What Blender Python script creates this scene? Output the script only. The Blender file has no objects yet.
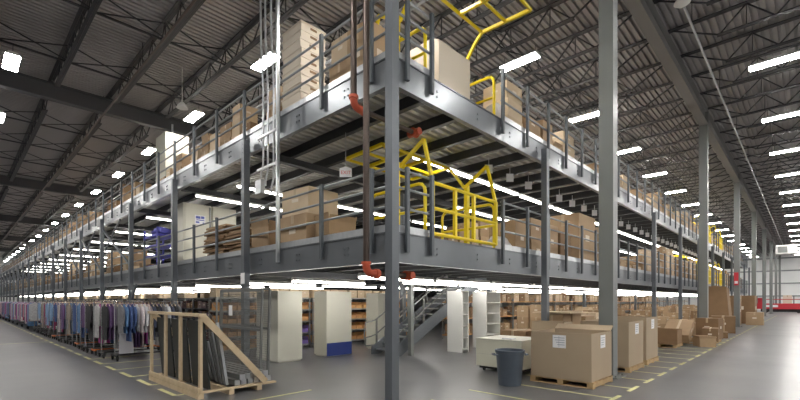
import bpy, bmesh, math, random
from mathutils import Vector, Matrix
random.seed(7)
SC = bpy.context.scene
COL = SC.collection
PI = math.pi

# ------------------------------------------------------------------ materials
def mat(name, col, rough=0.5, metal=0.0, noise=0.0, nscale=4.0, col2=None, rnd=0.0, bump=0.0, bscale=60.0, spec=0.5, emit=None, estr=0.0, alpha=1.0, coord='Object'):
    m = bpy.data.materials.new(name); m.use_nodes = True
    nt = m.node_tree; b = nt.nodes['Principled BSDF']
    b.inputs['Roughness'].default_value = rough; b.inputs['Metallic'].default_value = metal
    b.inputs['Specular IOR Level'].default_value = spec
    b.inputs['Base Color'].default_value = (*col, 1); b.inputs['Alpha'].default_value = alpha
    out = None
    if noise or rnd:
        tc = nt.nodes.new('ShaderNodeTexCoord')
        c2 = col2 or tuple(c * 0.6 for c in col)
        mx = nt.nodes.new('ShaderNodeMix'); mx.data_type = 'RGBA'
        mx.inputs[6].default_value = (*col, 1); mx.inputs[7].default_value = (*c2, 1)
        if noise:
            n = nt.nodes.new('ShaderNodeTexNoise'); n.inputs['Scale'].default_value = nscale; n.inputs['Detail'].default_value = 5
            nt.links.new(tc.outputs[coord], n.inputs['Vector'])
            r = nt.nodes.new('ShaderNodeMapRange'); r.inputs[1].default_value = 0.35; r.inputs[2].default_value = 0.68
            r.inputs[3].default_value = 0; r.inputs[4].default_value = noise
            nt.links.new(n.outputs['Fac'], r.inputs[0]); fac = r.outputs[0]
        if rnd:
            oi = nt.nodes.new('ShaderNodeObjectInfo')
            mm = nt.nodes.new('ShaderNodeMath'); mm.operation = 'MULTIPLY'; mm.inputs[1].default_value = rnd
            nt.links.new(oi.outputs['Random'], mm.inputs[0])
            if noise:
                ad = nt.nodes.new('ShaderNodeMath'); ad.operation = 'ADD'; ad.use_clamp = True
                nt.links.new(fac, ad.inputs[0]); nt.links.new(mm.outputs[0], ad.inputs[1]); fac = ad.outputs[0]
            else:
                fac = mm.outputs[0]
        nt.links.new(fac, mx.inputs[0]); nt.links.new(mx.outputs[2], b.inputs['Base Color'])
    if bump:
        tc2 = nt.nodes.new('ShaderNodeTexCoord'); n2 = nt.nodes.new('ShaderNodeTexNoise'); n2.inputs['Scale'].default_value = bscale
        bp = nt.nodes.new('ShaderNodeBump'); bp.inputs['Strength'].default_value = bump; bp.inputs['Distance'].default_value = 0.01
        nt.links.new(tc2.outputs['Object'], n2.inputs['Vector']); nt.links.new(n2.outputs['Fac'], bp.inputs['Height'])
        nt.links.new(bp.outputs[0], b.inputs['Normal'])
    if emit:
        b.inputs['Emission Color'].default_value = (*emit, 1); b.inputs['Emission Strength'].default_value = estr
    return m

M = {}
M['steel'] = mat('steel_grey_paint', (0.155, 0.17, 0.19), 0.36, 0.35, noise=0.35, nscale=3, col2=(0.12, 0.135, 0.15))
M['beam'] = mat('edge_beam_paint', (0.20, 0.215, 0.235), 0.28, 0.5, noise=0.35, nscale=3, col2=(0.16, 0.172, 0.19))
M['rail'] = mat('rail_grey', (0.36, 0.38, 0.40), 0.38, 0.6)
M['post'] = mat('rail_post_paint', (0.10, 0.115, 0.13), 0.42, 0.15)
M['galv'] = mat('galvanised', (0.62, 0.64, 0.66), 0.32, 0.75, noise=0.5, nscale=9, col2=(0.45, 0.47, 0.5))
M['deck'] = mat('deck_sheet', (0.60, 0.60, 0.575), 0.42, 0.15, noise=0.4, nscale=1.5, col2=(0.48, 0.48, 0.46))
M['joist'] = mat('deck_joist', (0.035, 0.037, 0.042), 0.5)
M['roof'] = mat('roof_sheet', (0.43, 0.41, 0.405), 0.55, 0.05, noise=0.3, nscale=0.4, col2=(0.35, 0.335, 0.335))
M['truss'] = mat('roof_steel', (0.036, 0.036, 0.04), 0.5)
M['girder'] = mat('girder_paint', (0.24, 0.235, 0.225), 0.5)
M['gird_d'] = mat('girder_dark', (0.085, 0.085, 0.09), 0.5)
M['bcol'] = mat('building_column_paint', (0.20, 0.212, 0.207), 0.4, noise=0.3, nscale=2, col2=(0.165, 0.177, 0.173))
M['yellow'] = mat('safety_yellow', (0.88, 0.68, 0.008), 0.36)
M['pipe'] = mat('black_iron_pipe', (0.10, 0.075, 0.065), 0.3, 0.6)
M['brpipe'] = mat('roof_pipe', (0.075, 0.05, 0.042), 0.5)
M['red'] = mat('red_orange_fitting', (0.62, 0.11, 0.05), 0.45)
M['redp'] = mat('red_paint', (0.55, 0.03, 0.045), 0.4)
M['white'] = mat('white_paint', (0.80, 0.80, 0.77), 0.45)
M['cream'] = mat('cream_laminate', (0.66, 0.65, 0.56), 0.5, noise=0.25, nscale=2, col2=(0.66, 0.65, 0.57))
M['offw'] = mat('offwhite_board', (0.70, 0.69, 0.57), 0.55, noise=0.3, nscale=3, col2=(0.6, 0.59, 0.48))
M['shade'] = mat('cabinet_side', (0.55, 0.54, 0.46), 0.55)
M['paper'] = mat('white_paper', (0.86, 0.86, 0.88), 0.6)
M['ink'] = mat('grey_ink', (0.42, 0.44, 0.5), 0.6)
M['logo'] = mat('blue_print', (0.10, 0.13, 0.45), 0.5)
M['redink'] = mat('red_print', (0.72, 0.10, 0.10), 0.5)
M['blue'] = mat('blue_paint', (0.04, 0.07, 0.33), 0.45)
M['navy'] = mat('navy_board', (0.02, 0.04, 0.20), 0.5)
M['purple'] = mat('blue_purple_paint', (0.09, 0.09, 0.48), 0.45)
M['card'] = mat('cardboard', (0.47, 0.335, 0.205), 0.75, noise=0.25, nscale=3, col2=(0.33, 0.22, 0.125), rnd=0.75)
M['cardl'] = mat('pale_cardboard', (0.66, 0.53, 0.37), 0.75, noise=0.2, nscale=3, col2=(0.52, 0.39, 0.25), rnd=0.6)
M['cardg'] = mat('bulk_cardboard', (0.42, 0.33, 0.23), 0.75, noise=0.25, nscale=2, col2=(0.36, 0.27, 0.185))
M['cardd'] = mat('dark_cardboard', (0.27, 0.165, 0.085), 0.75, noise=0.4, nscale=3, col2=(0.2, 0.12, 0.06), rnd=0.5)
M['dark'] = mat('dark_goods', (0.06, 0.055, 0.06), 0.6, noise=0.3, col2=(0.12, 0.05, 0.05), rnd=0.6)
M['cardw'] = mat('whitish_cardboard', (0.74, 0.66, 0.55), 0.7, noise=0.2, nscale=2, col2=(0.68, 0.6, 0.49))
M['tape'] = mat('packing_tape', (0.52, 0.40, 0.26), 0.35)
M['bin'] = mat('orange_bin', (0.52, 0.27, 0.09), 0.6, rnd=0.6, noise=0.2, col2=(0.38, 0.19, 0.07))
M['binb'] = mat('blue_bin', (0.10, 0.11, 0.42), 0.5, rnd=0.5, noise=0.1, col2=(0.35, 0.06, 0.14))
M['wood'] = mat('pale_timber', (0.68, 0.54, 0.36), 0.65, noise=0.6, nscale=7, col2=(0.54, 0.40, 0.24))
M['pallet'] = mat('pallet_timber', (0.50, 0.35, 0.18), 0.7, noise=0.6, nscale=6, col2=(0.36, 0.23, 0.11))
M['black'] = mat('black_sheet', (0.014, 0.018, 0.016), 0.45, noise=0.4, nscale=5, col2=(0.025, 0.03, 0.028))
M['mesh'] = mat('mesh_grey', (0.22, 0.225, 0.22), 0.42, 0.5)
M['alu'] = mat('bright_steel', (0.55, 0.57, 0.6), 0.3, 0.85)
M['rub'] = mat('black_rubber', (0.012, 0.012, 0.013), 0.6)
M['can'] = mat('grey_blue_plastic', (0.085, 0.105, 0.135), 0.42, noise=0.2, nscale=3, col2=(0.07, 0.09, 0.115))
M['orange'] = mat('orange_paint', (0.65, 0.17, 0.03), 0.45)
M['chrome'] = mat('chrome', (0.62, 0.62, 0.64), 0.22, 0.9)
M['line'] = mat('yellow_floor_paint', (0.72, 0.70, 0.33), 0.5, noise=0.7, nscale=6, col2=(0.46, 0.45, 0.27))
M['lens'] = mat('lit_lens', (1, 1, 1), 0.5, emit=(1.0, 0.97, 0.92), estr=62)
M['tube'] = mat('lit_tube', (1, 1, 1), 0.5, emit=(1.0, 0.96, 0.90), estr=10.5)
M['bag'] = mat('clear_poly_bag', (0.86, 0.86, 0.92), 0.35, alpha=0.55)
M['shirtw'] = mat('cloth', (0.7, 0.7, 0.7), 0.9)
CLOTH = []
for i, c in enumerate([(0.06, 0.07, 0.12), (0.50, 0.49, 0.50), (0.045, 0.045, 0.05), (0.36, 0.05, 0.14), (0.16, 0.09, 0.22), (0.13, 0.26, 0.50), (0.62, 0.52, 0.53),
                       (0.78, 0.79, 0.84), (0.33, 0.28, 0.24), (0.42, 0.06, 0.30), (0.07, 0.12, 0.30), (0.22, 0.22, 0.24), (0.80, 0.72, 0.74), (0.24, 0.38, 0.60)]):
    CLOTH.append(mat('garment_cloth_%d' % i, c, 0.9, noise=0.6, nscale=18, col2=tuple(x * 0.55 for x in c)))

# polished concrete
def concrete():
    m = bpy.data.materials.new('polished_concrete'); m.use_nodes = True
    nt = m.node_tree; b = nt.nodes['Principled BSDF']; L = nt.links.new
    tc = nt.nodes.new('ShaderNodeTexCoord')
    def noise(s, d, r0, r1):
        n = nt.nodes.new('ShaderNodeTexNoise'); n.inputs['Scale'].default_value = s; n.inputs['Detail'].default_value = d
        L(tc.outputs['Object'], n.inputs['Vector'])
        r = nt.nodes.new('ShaderNodeMapRange'); r.inputs[1].default_value = r0; r.inputs[2].default_value = r1
        L(n.outputs['Fac'], r.inputs[0]); return r.outputs[0]
    n1 = noise(0.35, 4, 0.3, 0.7); n2 = noise(0.9, 6, 0.25, 0.75)
    mx = nt.nodes.new('ShaderNodeMix'); mx.data_type = 'RGBA'
    mx.inputs[6].default_value = (0.096, 0.098, 0.106, 1); mx.inputs[7].default_value = (0.148, 0.149, 0.153, 1)
    L(n1, mx.inputs[0])
    mx2 = nt.nodes.new('ShaderNodeMix'); mx2.data_type = 'RGBA'; mx2.blend_type = 'MULTIPLY'; mx2.inputs[0].default_value = 0.5
    cr = nt.nodes.new('ShaderNodeMix'); cr.data_type = 'RGBA'; cr.inputs[6].default_value = (0.82, 0.82, 0.83, 1); cr.inputs[7].default_value = (1.12, 1.12, 1.11, 1)
    L(n2, cr.inputs[0]); L(mx.outputs[2], mx2.inputs[6]); L(cr.outputs[2], mx2.inputs[7])
    # saw-cut joints every 4.2 m
    sx = nt.nodes.new('ShaderNodeSeparateXYZ'); L(tc.outputs['Object'], sx.inputs[0])
    js = []
    for ax in ('X', 'Y'):
        d = nt.nodes.new('ShaderNodeMath'); d.operation = 'PINGPONG'; d.inputs[1].default_value = 2.6
        a = nt.nodes.new('ShaderNodeMath'); a.operation = 'ADD'; a.inputs[1].default_value = 1.1
        L(sx.outputs[ax], a.inputs[0]); L(a.outputs[0], d.inputs[0])
        lt = nt.nodes.new('ShaderNodeMath'); lt.operation = 'LESS_THAN'; lt.inputs[1].default_value = 0.006
        L(d.outputs[0], lt.inputs[0]); js.append(lt.outputs[0])
    mxj = nt.nodes.new('ShaderNodeMath'); mxj.operation = 'MAXIMUM'; L(js[0], mxj.inputs[0]); L(js[1], mxj.inputs[1])
    mx3 = nt.nodes.new('ShaderNodeMix'); mx3.data_type = 'RGBA'; mx3.inputs[7].default_value = (0.10, 0.10, 0.10, 1)
    L(mxj.outputs[0], mx3.inputs[0]); L(mx2.outputs[2], mx3.inputs[6])
    L(mx3.outputs[2], b.inputs['Base Color'])
    rr = nt.nodes.new('ShaderNodeMapRange'); rr.inputs[3].default_value = 0.29; rr.inputs[4].default_value = 0.33
    L(n2, rr.inputs[0]); L(rr.outputs[0], b.inputs['Roughness'])
    b.inputs['Specular IOR Level'].default_value = 0.45
    return m
M['concrete'] = concrete()

# ------------------------------------------------------------------ geometry
class MB:
    def __init__(s): s.v = []; s.f = []; s.mi = []
    def _add(s, vs, fs, mi=0):
        b = len(s.v); s.v += [tuple(v) for v in vs]
        for f in fs: s.f.append(tuple(b + i for i in f)); s.mi.append(mi)
        return s
    def box(s, x0, x1, y0, y1, z0, z1, mi=0):
        return s._add([(x0, y0, z0), (x1, y0, z0), (x1, y1, z0), (x0, y1, z0), (x0, y0, z1), (x1, y0, z1), (x1, y1, z1), (x0, y1, z1)],
                      [(0, 3, 2, 1), (4, 5, 6, 7), (0, 1, 5, 4), (1, 2, 6, 5), (2, 3, 7, 6), (3, 0, 4, 7)], mi)
    def bar(s, p, q, w, h=None, mi=0, up=(0, 0, 1)):
        p, q = Vector(p), Vector(q); h = h or w
        d = (q - p).normalized(); u = Vector(up)
        if abs(d.dot(u)) > 0.98: u = Vector((0, 1, 0))
        a = d.cross(u).normalized() * (w / 2); c = a.normalized().cross(d).normalized() * (h / 2)
        vs = [p - a - c, p + a - c, p + a + c, p - a + c, q - a - c, q + a - c, q + a + c, q - a + c]
        return s._add(vs, [(0, 3, 2, 1), (4, 5, 6, 7), (0, 1, 5, 4), (1, 2, 6, 5), (2, 3, 7, 6), (3, 0, 4, 7)], mi)
    def tube(s, pts, r, n=8, mi=0, caps=True):
        pts = [Vector(p) for p in pts]; rings = []
        prev = None
        for i, p in enumerate(pts):
            if i == 0: d = pts[1] - p
            elif i == len(pts) - 1: d = p - pts[i - 1]
            else: d = (pts[i + 1] - p).normalized() + (p - pts[i - 1]).normalized()
            d.normalize()
            if prev is None:
                u = Vector((0, 0, 1)) if abs(d.z) < 0.9 else Vector((0, 1, 0))
                a = d.cross(u).normalized()
            else:
                a = (prev - d * prev.dot(d)).normalized()
            prev = a; c = d.cross(a)
            rr = r[i] if isinstance(r, (list, tuple)) else r
            rings.append([p + (a * math.cos(2 * PI * k / n) + c * math.sin(2 * PI * k / n)) * rr for k in range(n)])
        b = []
        for rg in rings: b += rg
        fs = []
        for i in range(len(pts) - 1):
            for k in range(n):
                k2 = (k + 1) % n
                fs.append((i * n + k, i * n + k2, (i + 1) * n + k2, (i + 1) * n + k))
        if caps:
            fs.append(tuple(range(n - 1, -1, -1))); fs.append(tuple((len(pts) - 1) * n + k for k in range(n)))
        return s._add(b, fs, mi)
    def lathe(s, prof, n=20, cx=0, cy=0, mi=0):
        vs = []; fs = []
        for r, z in prof:
            for k in range(n): vs.append((cx + r * math.cos(2 * PI * k / n), cy + r * math.sin(2 * PI * k / n), z))
        for i in range(len(prof) - 1):
            for k in range(n):
                k2 = (k + 1) % n; fs.append((i * n + k, i * n + k2, (i + 1) * n + k2, (i + 1) * n + k))
        fs.append(tuple(range(n - 1, -1, -1))); fs.append(tuple((len(prof) - 1) * n + k for k in range(n)))
        return s._add(vs, fs, mi)
    def prism(s, poly, axis, a, b, mi=0):
        n = len(poly)
        def P(u, v, w): return {'x': (w, u, v), 'y': (u, w, v), 'z': (u, v, w)}[axis]
        vs = [P(u, v, a) for u, v in poly] + [P(u, v, b) for u, v in poly]
        fs = [tuple(range(n - 1, -1, -1)), tuple(range(n, 2 * n))] + [(i, (i + 1) % n, n + (i + 1) % n, n + i) for i in range(n)]
        return s._add(vs, fs, mi)
    def mesh(s, name, mats, smooth=False):
        me = bpy.data.meshes.new(name); me.from_pydata(s.v, [], s.f)
        for m in (mats if isinstance(mats, (list, tuple)) else [mats]): me.materials.append(m)
        me.polygons.foreach_set('material_index', s.mi)
        bm = bmesh.new(); bm.from_mesh(me); bmesh.ops.recalc_face_normals(bm, faces=bm.faces); bm.to_mesh(me); bm.free()
        if smooth:
            me.polygons.foreach_set('use_smooth', [True] * len(me.polygons))
            try: me.set_sharp_from_angle(angle=math.radians(40))
            except Exception: pass
        me.update(); return me
    def build(s, name, mats, parent=None, smooth=False, loc=(0, 0, 0), rz=0, label=None):
        o = bpy.data.objects.new(name, s.mesh(name, mats, smooth)); COL.objects.link(o)
        o.location = loc; o.rotation_euler = (0, 0, rz)
        if parent is not None: o.parent = parent
        if label: o['label'] = label
        return o

def tag(o, label, cat, group=None, kind=None):
    o['label'] = label; o['category'] = cat
    if group: o['group'] = group
    if kind: o['kind'] = kind
    return o
def thing(name, label, cat, loc=(0, 0, 0), rz=0, group=None):
    o = bpy.data.objects.new(name, None); COL.objects.link(o); o.empty_display_size = 0.1
    o.location = loc; o.rotation_euler = (0, 0, rz)
    return tag(o, label, cat, group)
def struct(name, mb, m, label=None):
    o = mb.build(name, m); o['kind'] = 'structure'
    if label: o['label'] = label
    return o
KIDS = {}
def copy_tree(o, loc=None, rz=None, label=None, group=None):
    def cp(src, par):
        c = src.copy(); COL.objects.link(c)
        if par is not None: c.parent = par
        for ch in src.children: cp(ch, c)
        return c
    r = cp(o, None)
    if loc is not None: r.location = loc
    if rz is not None: r.rotation_euler = (0, 0, rz)
    if label: r['label'] = label
    if group: r['group'] = group
    return r

# ------------------------------------------------------------------ camera
F = math.sqrt(446 * 406); A = math.atan(406 / F)
cam = bpy.data.cameras.new('camera'); co = bpy.data.objects.new('camera', cam); COL.objects.link(co)
cam.sensor_fit = 'HORIZONTAL'; cam.sensor_width = 36; cam.lens = F * 36 / 800; cam.shift_y = 100.5 / 800; cam.clip_end = 400; cam.clip_start = 0.05
co.location = (-5.045, -4.998, 1.65); co.rotation_euler = (PI / 2, 0, A - PI / 2)
SC.camera = co

# ------------------------------------------------------------------ room shell
RX0, RX1, RY0, RY1, RZ = -26, 90, -24, 104, 9.72
struct('floor', MB().box(RX0, RX1, RY0, RY1, -0.2, 0), M['concrete'], 'grey polished concrete floor')
b = MB()
prof = []; y = RY0
while y < RY1 - 0.01:
    prof += [(y, RZ), (y + 0.10, RZ), (y + 0.112, RZ + 0.075), (y + 0.168, RZ + 0.075)]; y += 0.18
prof.append((RY1, RZ))
vs = [(RX0, p[0], p[1]) for p in prof] + [(RX1, p[0], p[1]) for p in prof]; n = len(prof)
b._add(vs, [(i, i + 1, n + i + 1, n + i) for i in range(n - 1)])
b.box(RX0, RX1, RY0, RY1, RZ + 0.09, RZ + 0.11)
struct('ceiling', b, M['roof'], 'corrugated grey metal roof deck')
wallm = mat('white_wall_panel', (0.90, 0.91, 0.91), 0.55, noise=0.25, nscale=0.3, col2=(0.66, 0.68, 0.68))
girtm = mat('wall_girt_grey', (0.30, 0.32, 0.33), 0.5)
def wall(name, x0, x1, y0, y1):
    b = MB().box(x0, x1, y0, y1, 0, RZ, 0)
    return b
w = wall('wall_east', RX1, RX1 + 0.2, RY0, RY1)
for z in (2.3, 4.4, 6.5, 8.6): w.box(RX1 - 0.22, RX1, RY0, RY1, z, z + 0.2, 1)
for yy in range(-24, 104, 8): w.box(RX1 - 0.3, RX1, yy, yy + 0.25, 0, RZ, 1)
struct('wall_east', w, [wallm, girtm], 'white far end wall with grey horizontal girts')
struct('wall_west', wall('w', RX0 - 0.2, RX0, RY0, RY1), wallm)
struct('wall_north', wall('w', RX0, RX1, RY1, RY1 + 0.2), wallm)
struct('wall_south', wall('w', RX0, RX1, RY0 - 0.2, RY0), wallm)

# floor paint
b = MB()
y = 1.6
while y < 60:
    b.box(-2.44, -2.36, y, y + 0.8, 0.001, 0.004)
    if y < 10: b.box(-2.36, -0.5, y - 0.025, y + 0.03, 0.001, 0.004)
    y += 1.32
b.box(-22, -2.45, 16.9, 16.96, 0.001, 0.004)
struct('trim_1', b, M['line'], 'dashed yellow floor line beside the clothes racks')
b = MB(); x = 0.1
while x < 58:
    b.box(x, x + 0.62, -2.70, -2.63, 0.001, 0.004)
    if x < 16: b.box(x + 0.29, x + 0.345, -2.63, -0.5, 0.001, 0.004)
    x += 1.1
struct('trim_2', b, M['line'], 'dashed yellow floor line beside the pallet bays')

# ------------------------------------------------------------------ roof steel
GROWS = [-18.8, -1.9, 15.0, 31.9, 48.8, 65.7, 82.6]
for gy in GROWS:
    b = MB()
    x0 = RX0 + 0.3; x1 = RX1 - 0.5
    b.box(x0, x1, gy - 0.15, gy + 0.15, 9.0, 9.03).box(x0, x1, gy - 0.15, gy + 0.15, 9.57, 9.6).box(x0, x1, gy - 0.02, gy + 0.02, 9.03, 9.57)
    for k in range(9): b.box(4.8 + 12 * k - 0.02, 4.8 + 12 * k + 0.02, gy - 0.14, gy + 0.14, 9.03, 9.57)
    o = struct('ceiling_beam', b, M['girder'] if gy == -1.9 else M['gird_d'])
    o['label'] = {-1.9: 'grey roof girder on top of the row of tall building columns', 15.0: 'nearest dark roof girder crossing the left ceiling',
                  31.9: 'second dark roof girder crossing the left ceiling'}.get(gy, 'distant dark roof girder')
# open web joist, local y 0..16.9, top at z 9.70
def joist_mesh():
    b = MB(); L = 16.9; zt, zb = 9.66, 9.02
    for sx in (-0.045, 0.045):
        b.box(sx - 0.04, sx + 0.04, 0.02, L - 0.02, zt - 0.03, zt)
    for sx in (-0.04, 0.04):
        b.box(sx - 0.035, sx + 0.035, 1.3, L - 1.3, zb, zb + 0.03)
    b.bar((0, 0.25, zt - 0.04), (0, 1.35, zb + 0.02), 0.035); b.bar((0, L - 0.25, zt - 0.04), (0, L - 1.35, zb + 0.02), 0.035)
    nseg = 12; st = (L - 2.7) / nseg
    for i in range(nseg):
        y0 = 1.35 + i * st
        b.bar((0, y0, zb + 0.02), (0, y0 + st / 2, zt - 0.03), 0.032); b.bar((0, y0 + st / 2, zt - 0.03), (0, y0 + st, zb + 0.02), 0.032)
        b.bar((0, y0 + st / 2, zt - 0.03), (0, y0 + st / 2, zb + 0.02), 0.022)
    return b.mesh('roof_joist', M['truss'])
JM = joist_mesh()
def add_joist(x, y0, label, grp):
    o = bpy.data.objects.new('roof_joist_beam', JM); COL.objects.link(o); o.location = (x, y0, 0); o['kind'] = 'structure'
    o['label'] = label; o['group'] = grp
for ri, gy in enumerate(GROWS):
    for k in range(-14, 51):
        x = 0.9 + 1.75 * k
        if gy == -18.8: ok, lab = x > 1, 'dark open web roof joist over the right aisle'
        elif gy == -1.9: ok, lab = x > -12, 'dark open web roof joist above the right mezzanine edge'
        else: ok, lab = -14 < x < 12, 'dark open web roof joist over the left aisle'
        if ok: add_joist(x, gy, lab, lab.replace('joist', 'joists'))
# bridging between joists (thin bars along x) and cross bracing
for gy in GROWS[:-1]:
    for fr in (0.2, 0.4, 0.6, 0.8):
        yy = gy + 16.9 * fr
        x0, x1 = (1, 88) if gy == -18.8 else ((-12, 88) if gy == -1.9 else (-14, 12))
        b = MB().bar((x0, yy, 9.07), (x1, yy, 9.07), 0.05)
        k0 = math.ceil((x0 - 0.9) / 1.75)
        for k in range(k0, int((x1 - 0.9) / 1.75)):
            xa = 0.9 + 1.75 * k
            b.bar((xa, yy + 0.06, 9.08), (xa + 1.75, yy + 0.06, 9.6), 0.03); b.bar((xa, yy - 0.06, 9.6), (xa + 1.75, yy - 0.06, 9.08), 0.03)
        o = struct('ceiling_bridging_beam', b, M['truss']); o['label'] = 'thin cross-braced bridging line between roof joists'; o['group'] = 'roof bridging lines'
# building columns
b = MB().box(-0.148, 0.148, -0.148, 0.148, 0.02, 9.0).box(-0.28, 0.28, -0.28, 0.28, 0, 0.02)
for sx in (-0.22, 0.22):
    for sy in (-0.22, 0.22): b.lathe([(0.02, 0.02), (0.02, 0.06)], 6, sx, sy)
b.box(-0.165, 0.165, -0.15, 0.15, 8.98, 9.0)
BC = b.mesh('building_column', M['bcol'])
names = ['nearest tall grey building column between two bulk boxes', 'second tall grey building column behind the collapsed cartons', 'third tall grey building column carrying a small red sign']
for k in range(8):
    o = bpy.data.objects.new('building_column', BC); COL.objects.link(o); o.location = (4.82 + 12 * k, -1.87 if k < 90 else 0, 0); o['kind'] = 'structure'
    o['label'] = names[k] if k < 3 else 'far grey building column in the row along the aisle'
    if k >= 3: o['group'] = 'far building columns'
o = MB().box(-0.165, 0.165, -0.165, 0.165, 5.75, 9.0).build('building_column', M['bcol']); o.location = (1.3, 65.7, 0); o['kind'] = 'structure'; o['label'] = 'pale building column with a knee brace far down the left aisle'
b = MB().bar((1.3, 65.5, 8.95), (1.3, 62.5, 7.2), 0.16, 0.16); struct('column_brace_beam', b, M['bcol'], 'diagonal knee brace on the far left building column')

# ------------------------------------------------------------------ ceiling lights
t = thing('ceiling_light', 'x', 'ceiling light')
b = MB().prism([(-0.18, 0), (0.18, 0), (0.10, 0.09), (-0.10, 0.09)], 'y', -0.58, 0.58)
b.build('housing', M['white'], t)
MB().box(-0.16, 0.16, -0.56, 0.56, -0.022, -0.002).build('lens', M['lens'], t)
for sy in (-0.5, 0.5): MB().tube([(0, sy, 0.09), (0, sy, 0.30)], 0.008, 5).build('hanger', M['truss'], t)
first = True
for k in range(-2, 17):
    for j in range(-4, 20):
        x = 1.33 + 5.2 * k; y = 1.15 + 5.46 * j
        if y > 100 or x > 86: continue
        if j <= 1: pass
        elif x <= 1.5: pass
        else: continue
        if (k, j) in ((0, 2),): lab, g = 'nearest lit ceiling light above the tray stack on the upper deck', None
        elif (k, j) == (2, 0): lab, g = 'nearest lit ceiling light right of the raised yellow gate', None
        elif (k, j) == (-1, 3): lab, g = 'large bright ceiling light at the photo top left corner', None
        elif j == 0: lab, g = 'lit ceiling light in the row above the right mezzanine edge', 'ceiling lights above the right mezzanine edge'
        elif j == -1: lab, g = 'lit ceiling light in the row over the right aisle', 'ceiling lights over the right aisle'
        elif k == 0: lab, g = 'lit ceiling light in the row above the left mezzanine edge', 'ceiling lights above the left mezzanine edge'
        elif k == -1: lab, g = 'lit ceiling light in the row over the left aisle', 'ceiling lights over the left aisle'
        else: lab, g = 'lit ceiling light farther out in the roof grid', 'outlying ceiling lights'
        if first: o = t; first = False; o.location = (x, y, 8.72)
        else: o = copy_tree(t, (x, y, 8.72))
        o['label'] = lab
        if g: o['group'] = g
        elif 'group' in o: del o['group']

# ------------------------------------------------------------------ mezzanine decks
MX, MY = 59.4, 100.5
def make_deck(name, ft, label):      # ft = fascia top
    r = thing(name, label, 'mezzanine deck')
    fb = ft - 0.52
    zb = ft - 0.14
    hole = (5.6, 9.2, 3.6, 4.72) if ft < 4 else None
    b = MB()
    def sheet(x0, x1, y0, y1):
        prof = []; y = y0
        while y < y1 - 0.05:
            prof += [(y, zb), (y + 0.10, zb), (y + 0.115, zb + 0.075), (min(y + 0.205, y1), zb + 0.075)]; y += 0.22
        n = len(prof)
        b._add([(x0, p[0], p[1]) for p in prof] + [(x1, p[0], p[1]) for p in prof], [(i, i + 1, n + i + 1, n + i) for i in range(n - 1)])
        b.box(x0, x1, y0, y1, ft - 0.05, ft - 0.02)
    if hole:
        sheet(0.06, MX, 0.06, hole[2]); sheet(0.06, hole[0], hole[2], hole[3]); sheet(hole[1], MX, hole[2], hole[3]); sheet(0.06, MX, hole[3], MY)
    else: sheet(0.06, MX, 0.06, MY)
    b.build('deck_sheet', M['deck'], r)
    for k in range(1, 55):
        x = 1.08 * k
        if x > MX - 0.3: break
        segs = [(0.06, MY)]
        if hole and hole[0] - 0.1 < x < hole[1] + 0.1: segs = [(0.06, hole[2] - 0.02), (hole[3], MY)]
        for a0, a1 in segs:
            MB().box(x - 0.06, x + 0.06, a0, a1, zb - 0.23, zb - 0.215).box(x - 0.03, x + 0.03, a0, a1, zb - 0.215, zb - 0.01).box(x - 0.05, x + 0.05, a0, a1, zb - 0.01, zb - 0.004).build('joist', M['joist'], r)
    for k in range(1, 21):
        y = 4.83 * k
        MB().box(0.06, MX, y - 0.09, y + 0.09, fb - 0.02, zb - 0.235).build('cross_beam', M['joist'], r)
    # edge beams: web with small lips
    b = MB().box(0.0, 0.05, 0.05, MY, fb, ft).box(-0.05, 0.0, 0.0, MY, fb, fb + 0.025).box(-0.02, 0.05, 0.05, MY, ft - 0.02, ft)
    y = 1.2
    while y < 40:
        for dy in (-0.05, 0.05):
            for dz in (-0.06, 0.06): b.box(-0.018, 0, y + dy - 0.015, y + dy + 0.015, ft - 0.25 + dz - 0.015, ft - 0.25 + dz + 0.015)
        y += 1.61
    b.build('edge_beam', M['beam'], r)
    b = MB().box(0.0, MX, 0.0, 0.05, fb, ft).box(0, MX, -0.05, 0.0, fb, fb + 0.025).box(0, MX, -0.02, 0.0, ft - 0.02, ft)
    x = 1.2
    while x < 40:
        for dz in (-0.05, 0.05): b.box(x - 0.016, x + 0.016, -0.018, 0, ft - 0.25 + dz - 0.016, ft - 0.25 + dz + 0.016)
        x += 1.35
    b.build('edge_beam', M['beam'], r)
    MB().box(0.01, 0.025, 0.05, MY, ft, ft + 0.13).build('toe_board', M['galv'], r)
    b = MB().box(0.03, 1.0, 0.01, 0.025, ft, ft + 0.13).box(3.55, 30.85, 0.01, 0.025, ft, ft + 0.13).box(33.55, 36.85, 0.01, 0.025, ft, ft + 0.13).box(39.55, MX, 0.01, 0.025, ft, ft + 0.13)
    b.build('toe_board', M['galv'], r)
    return r
LZ, UZ = 2.81, 5.76
make_deck('mezzanine_deck', LZ, 'lower grey steel mezzanine deck just above the ground floor goods')
make_deck('mezzanine_deck', UZ, 'upper grey steel mezzanine deck below the ceiling lights')
LF, UF = LZ - 0.016, UZ - 0.016   # walking surfaces

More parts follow.
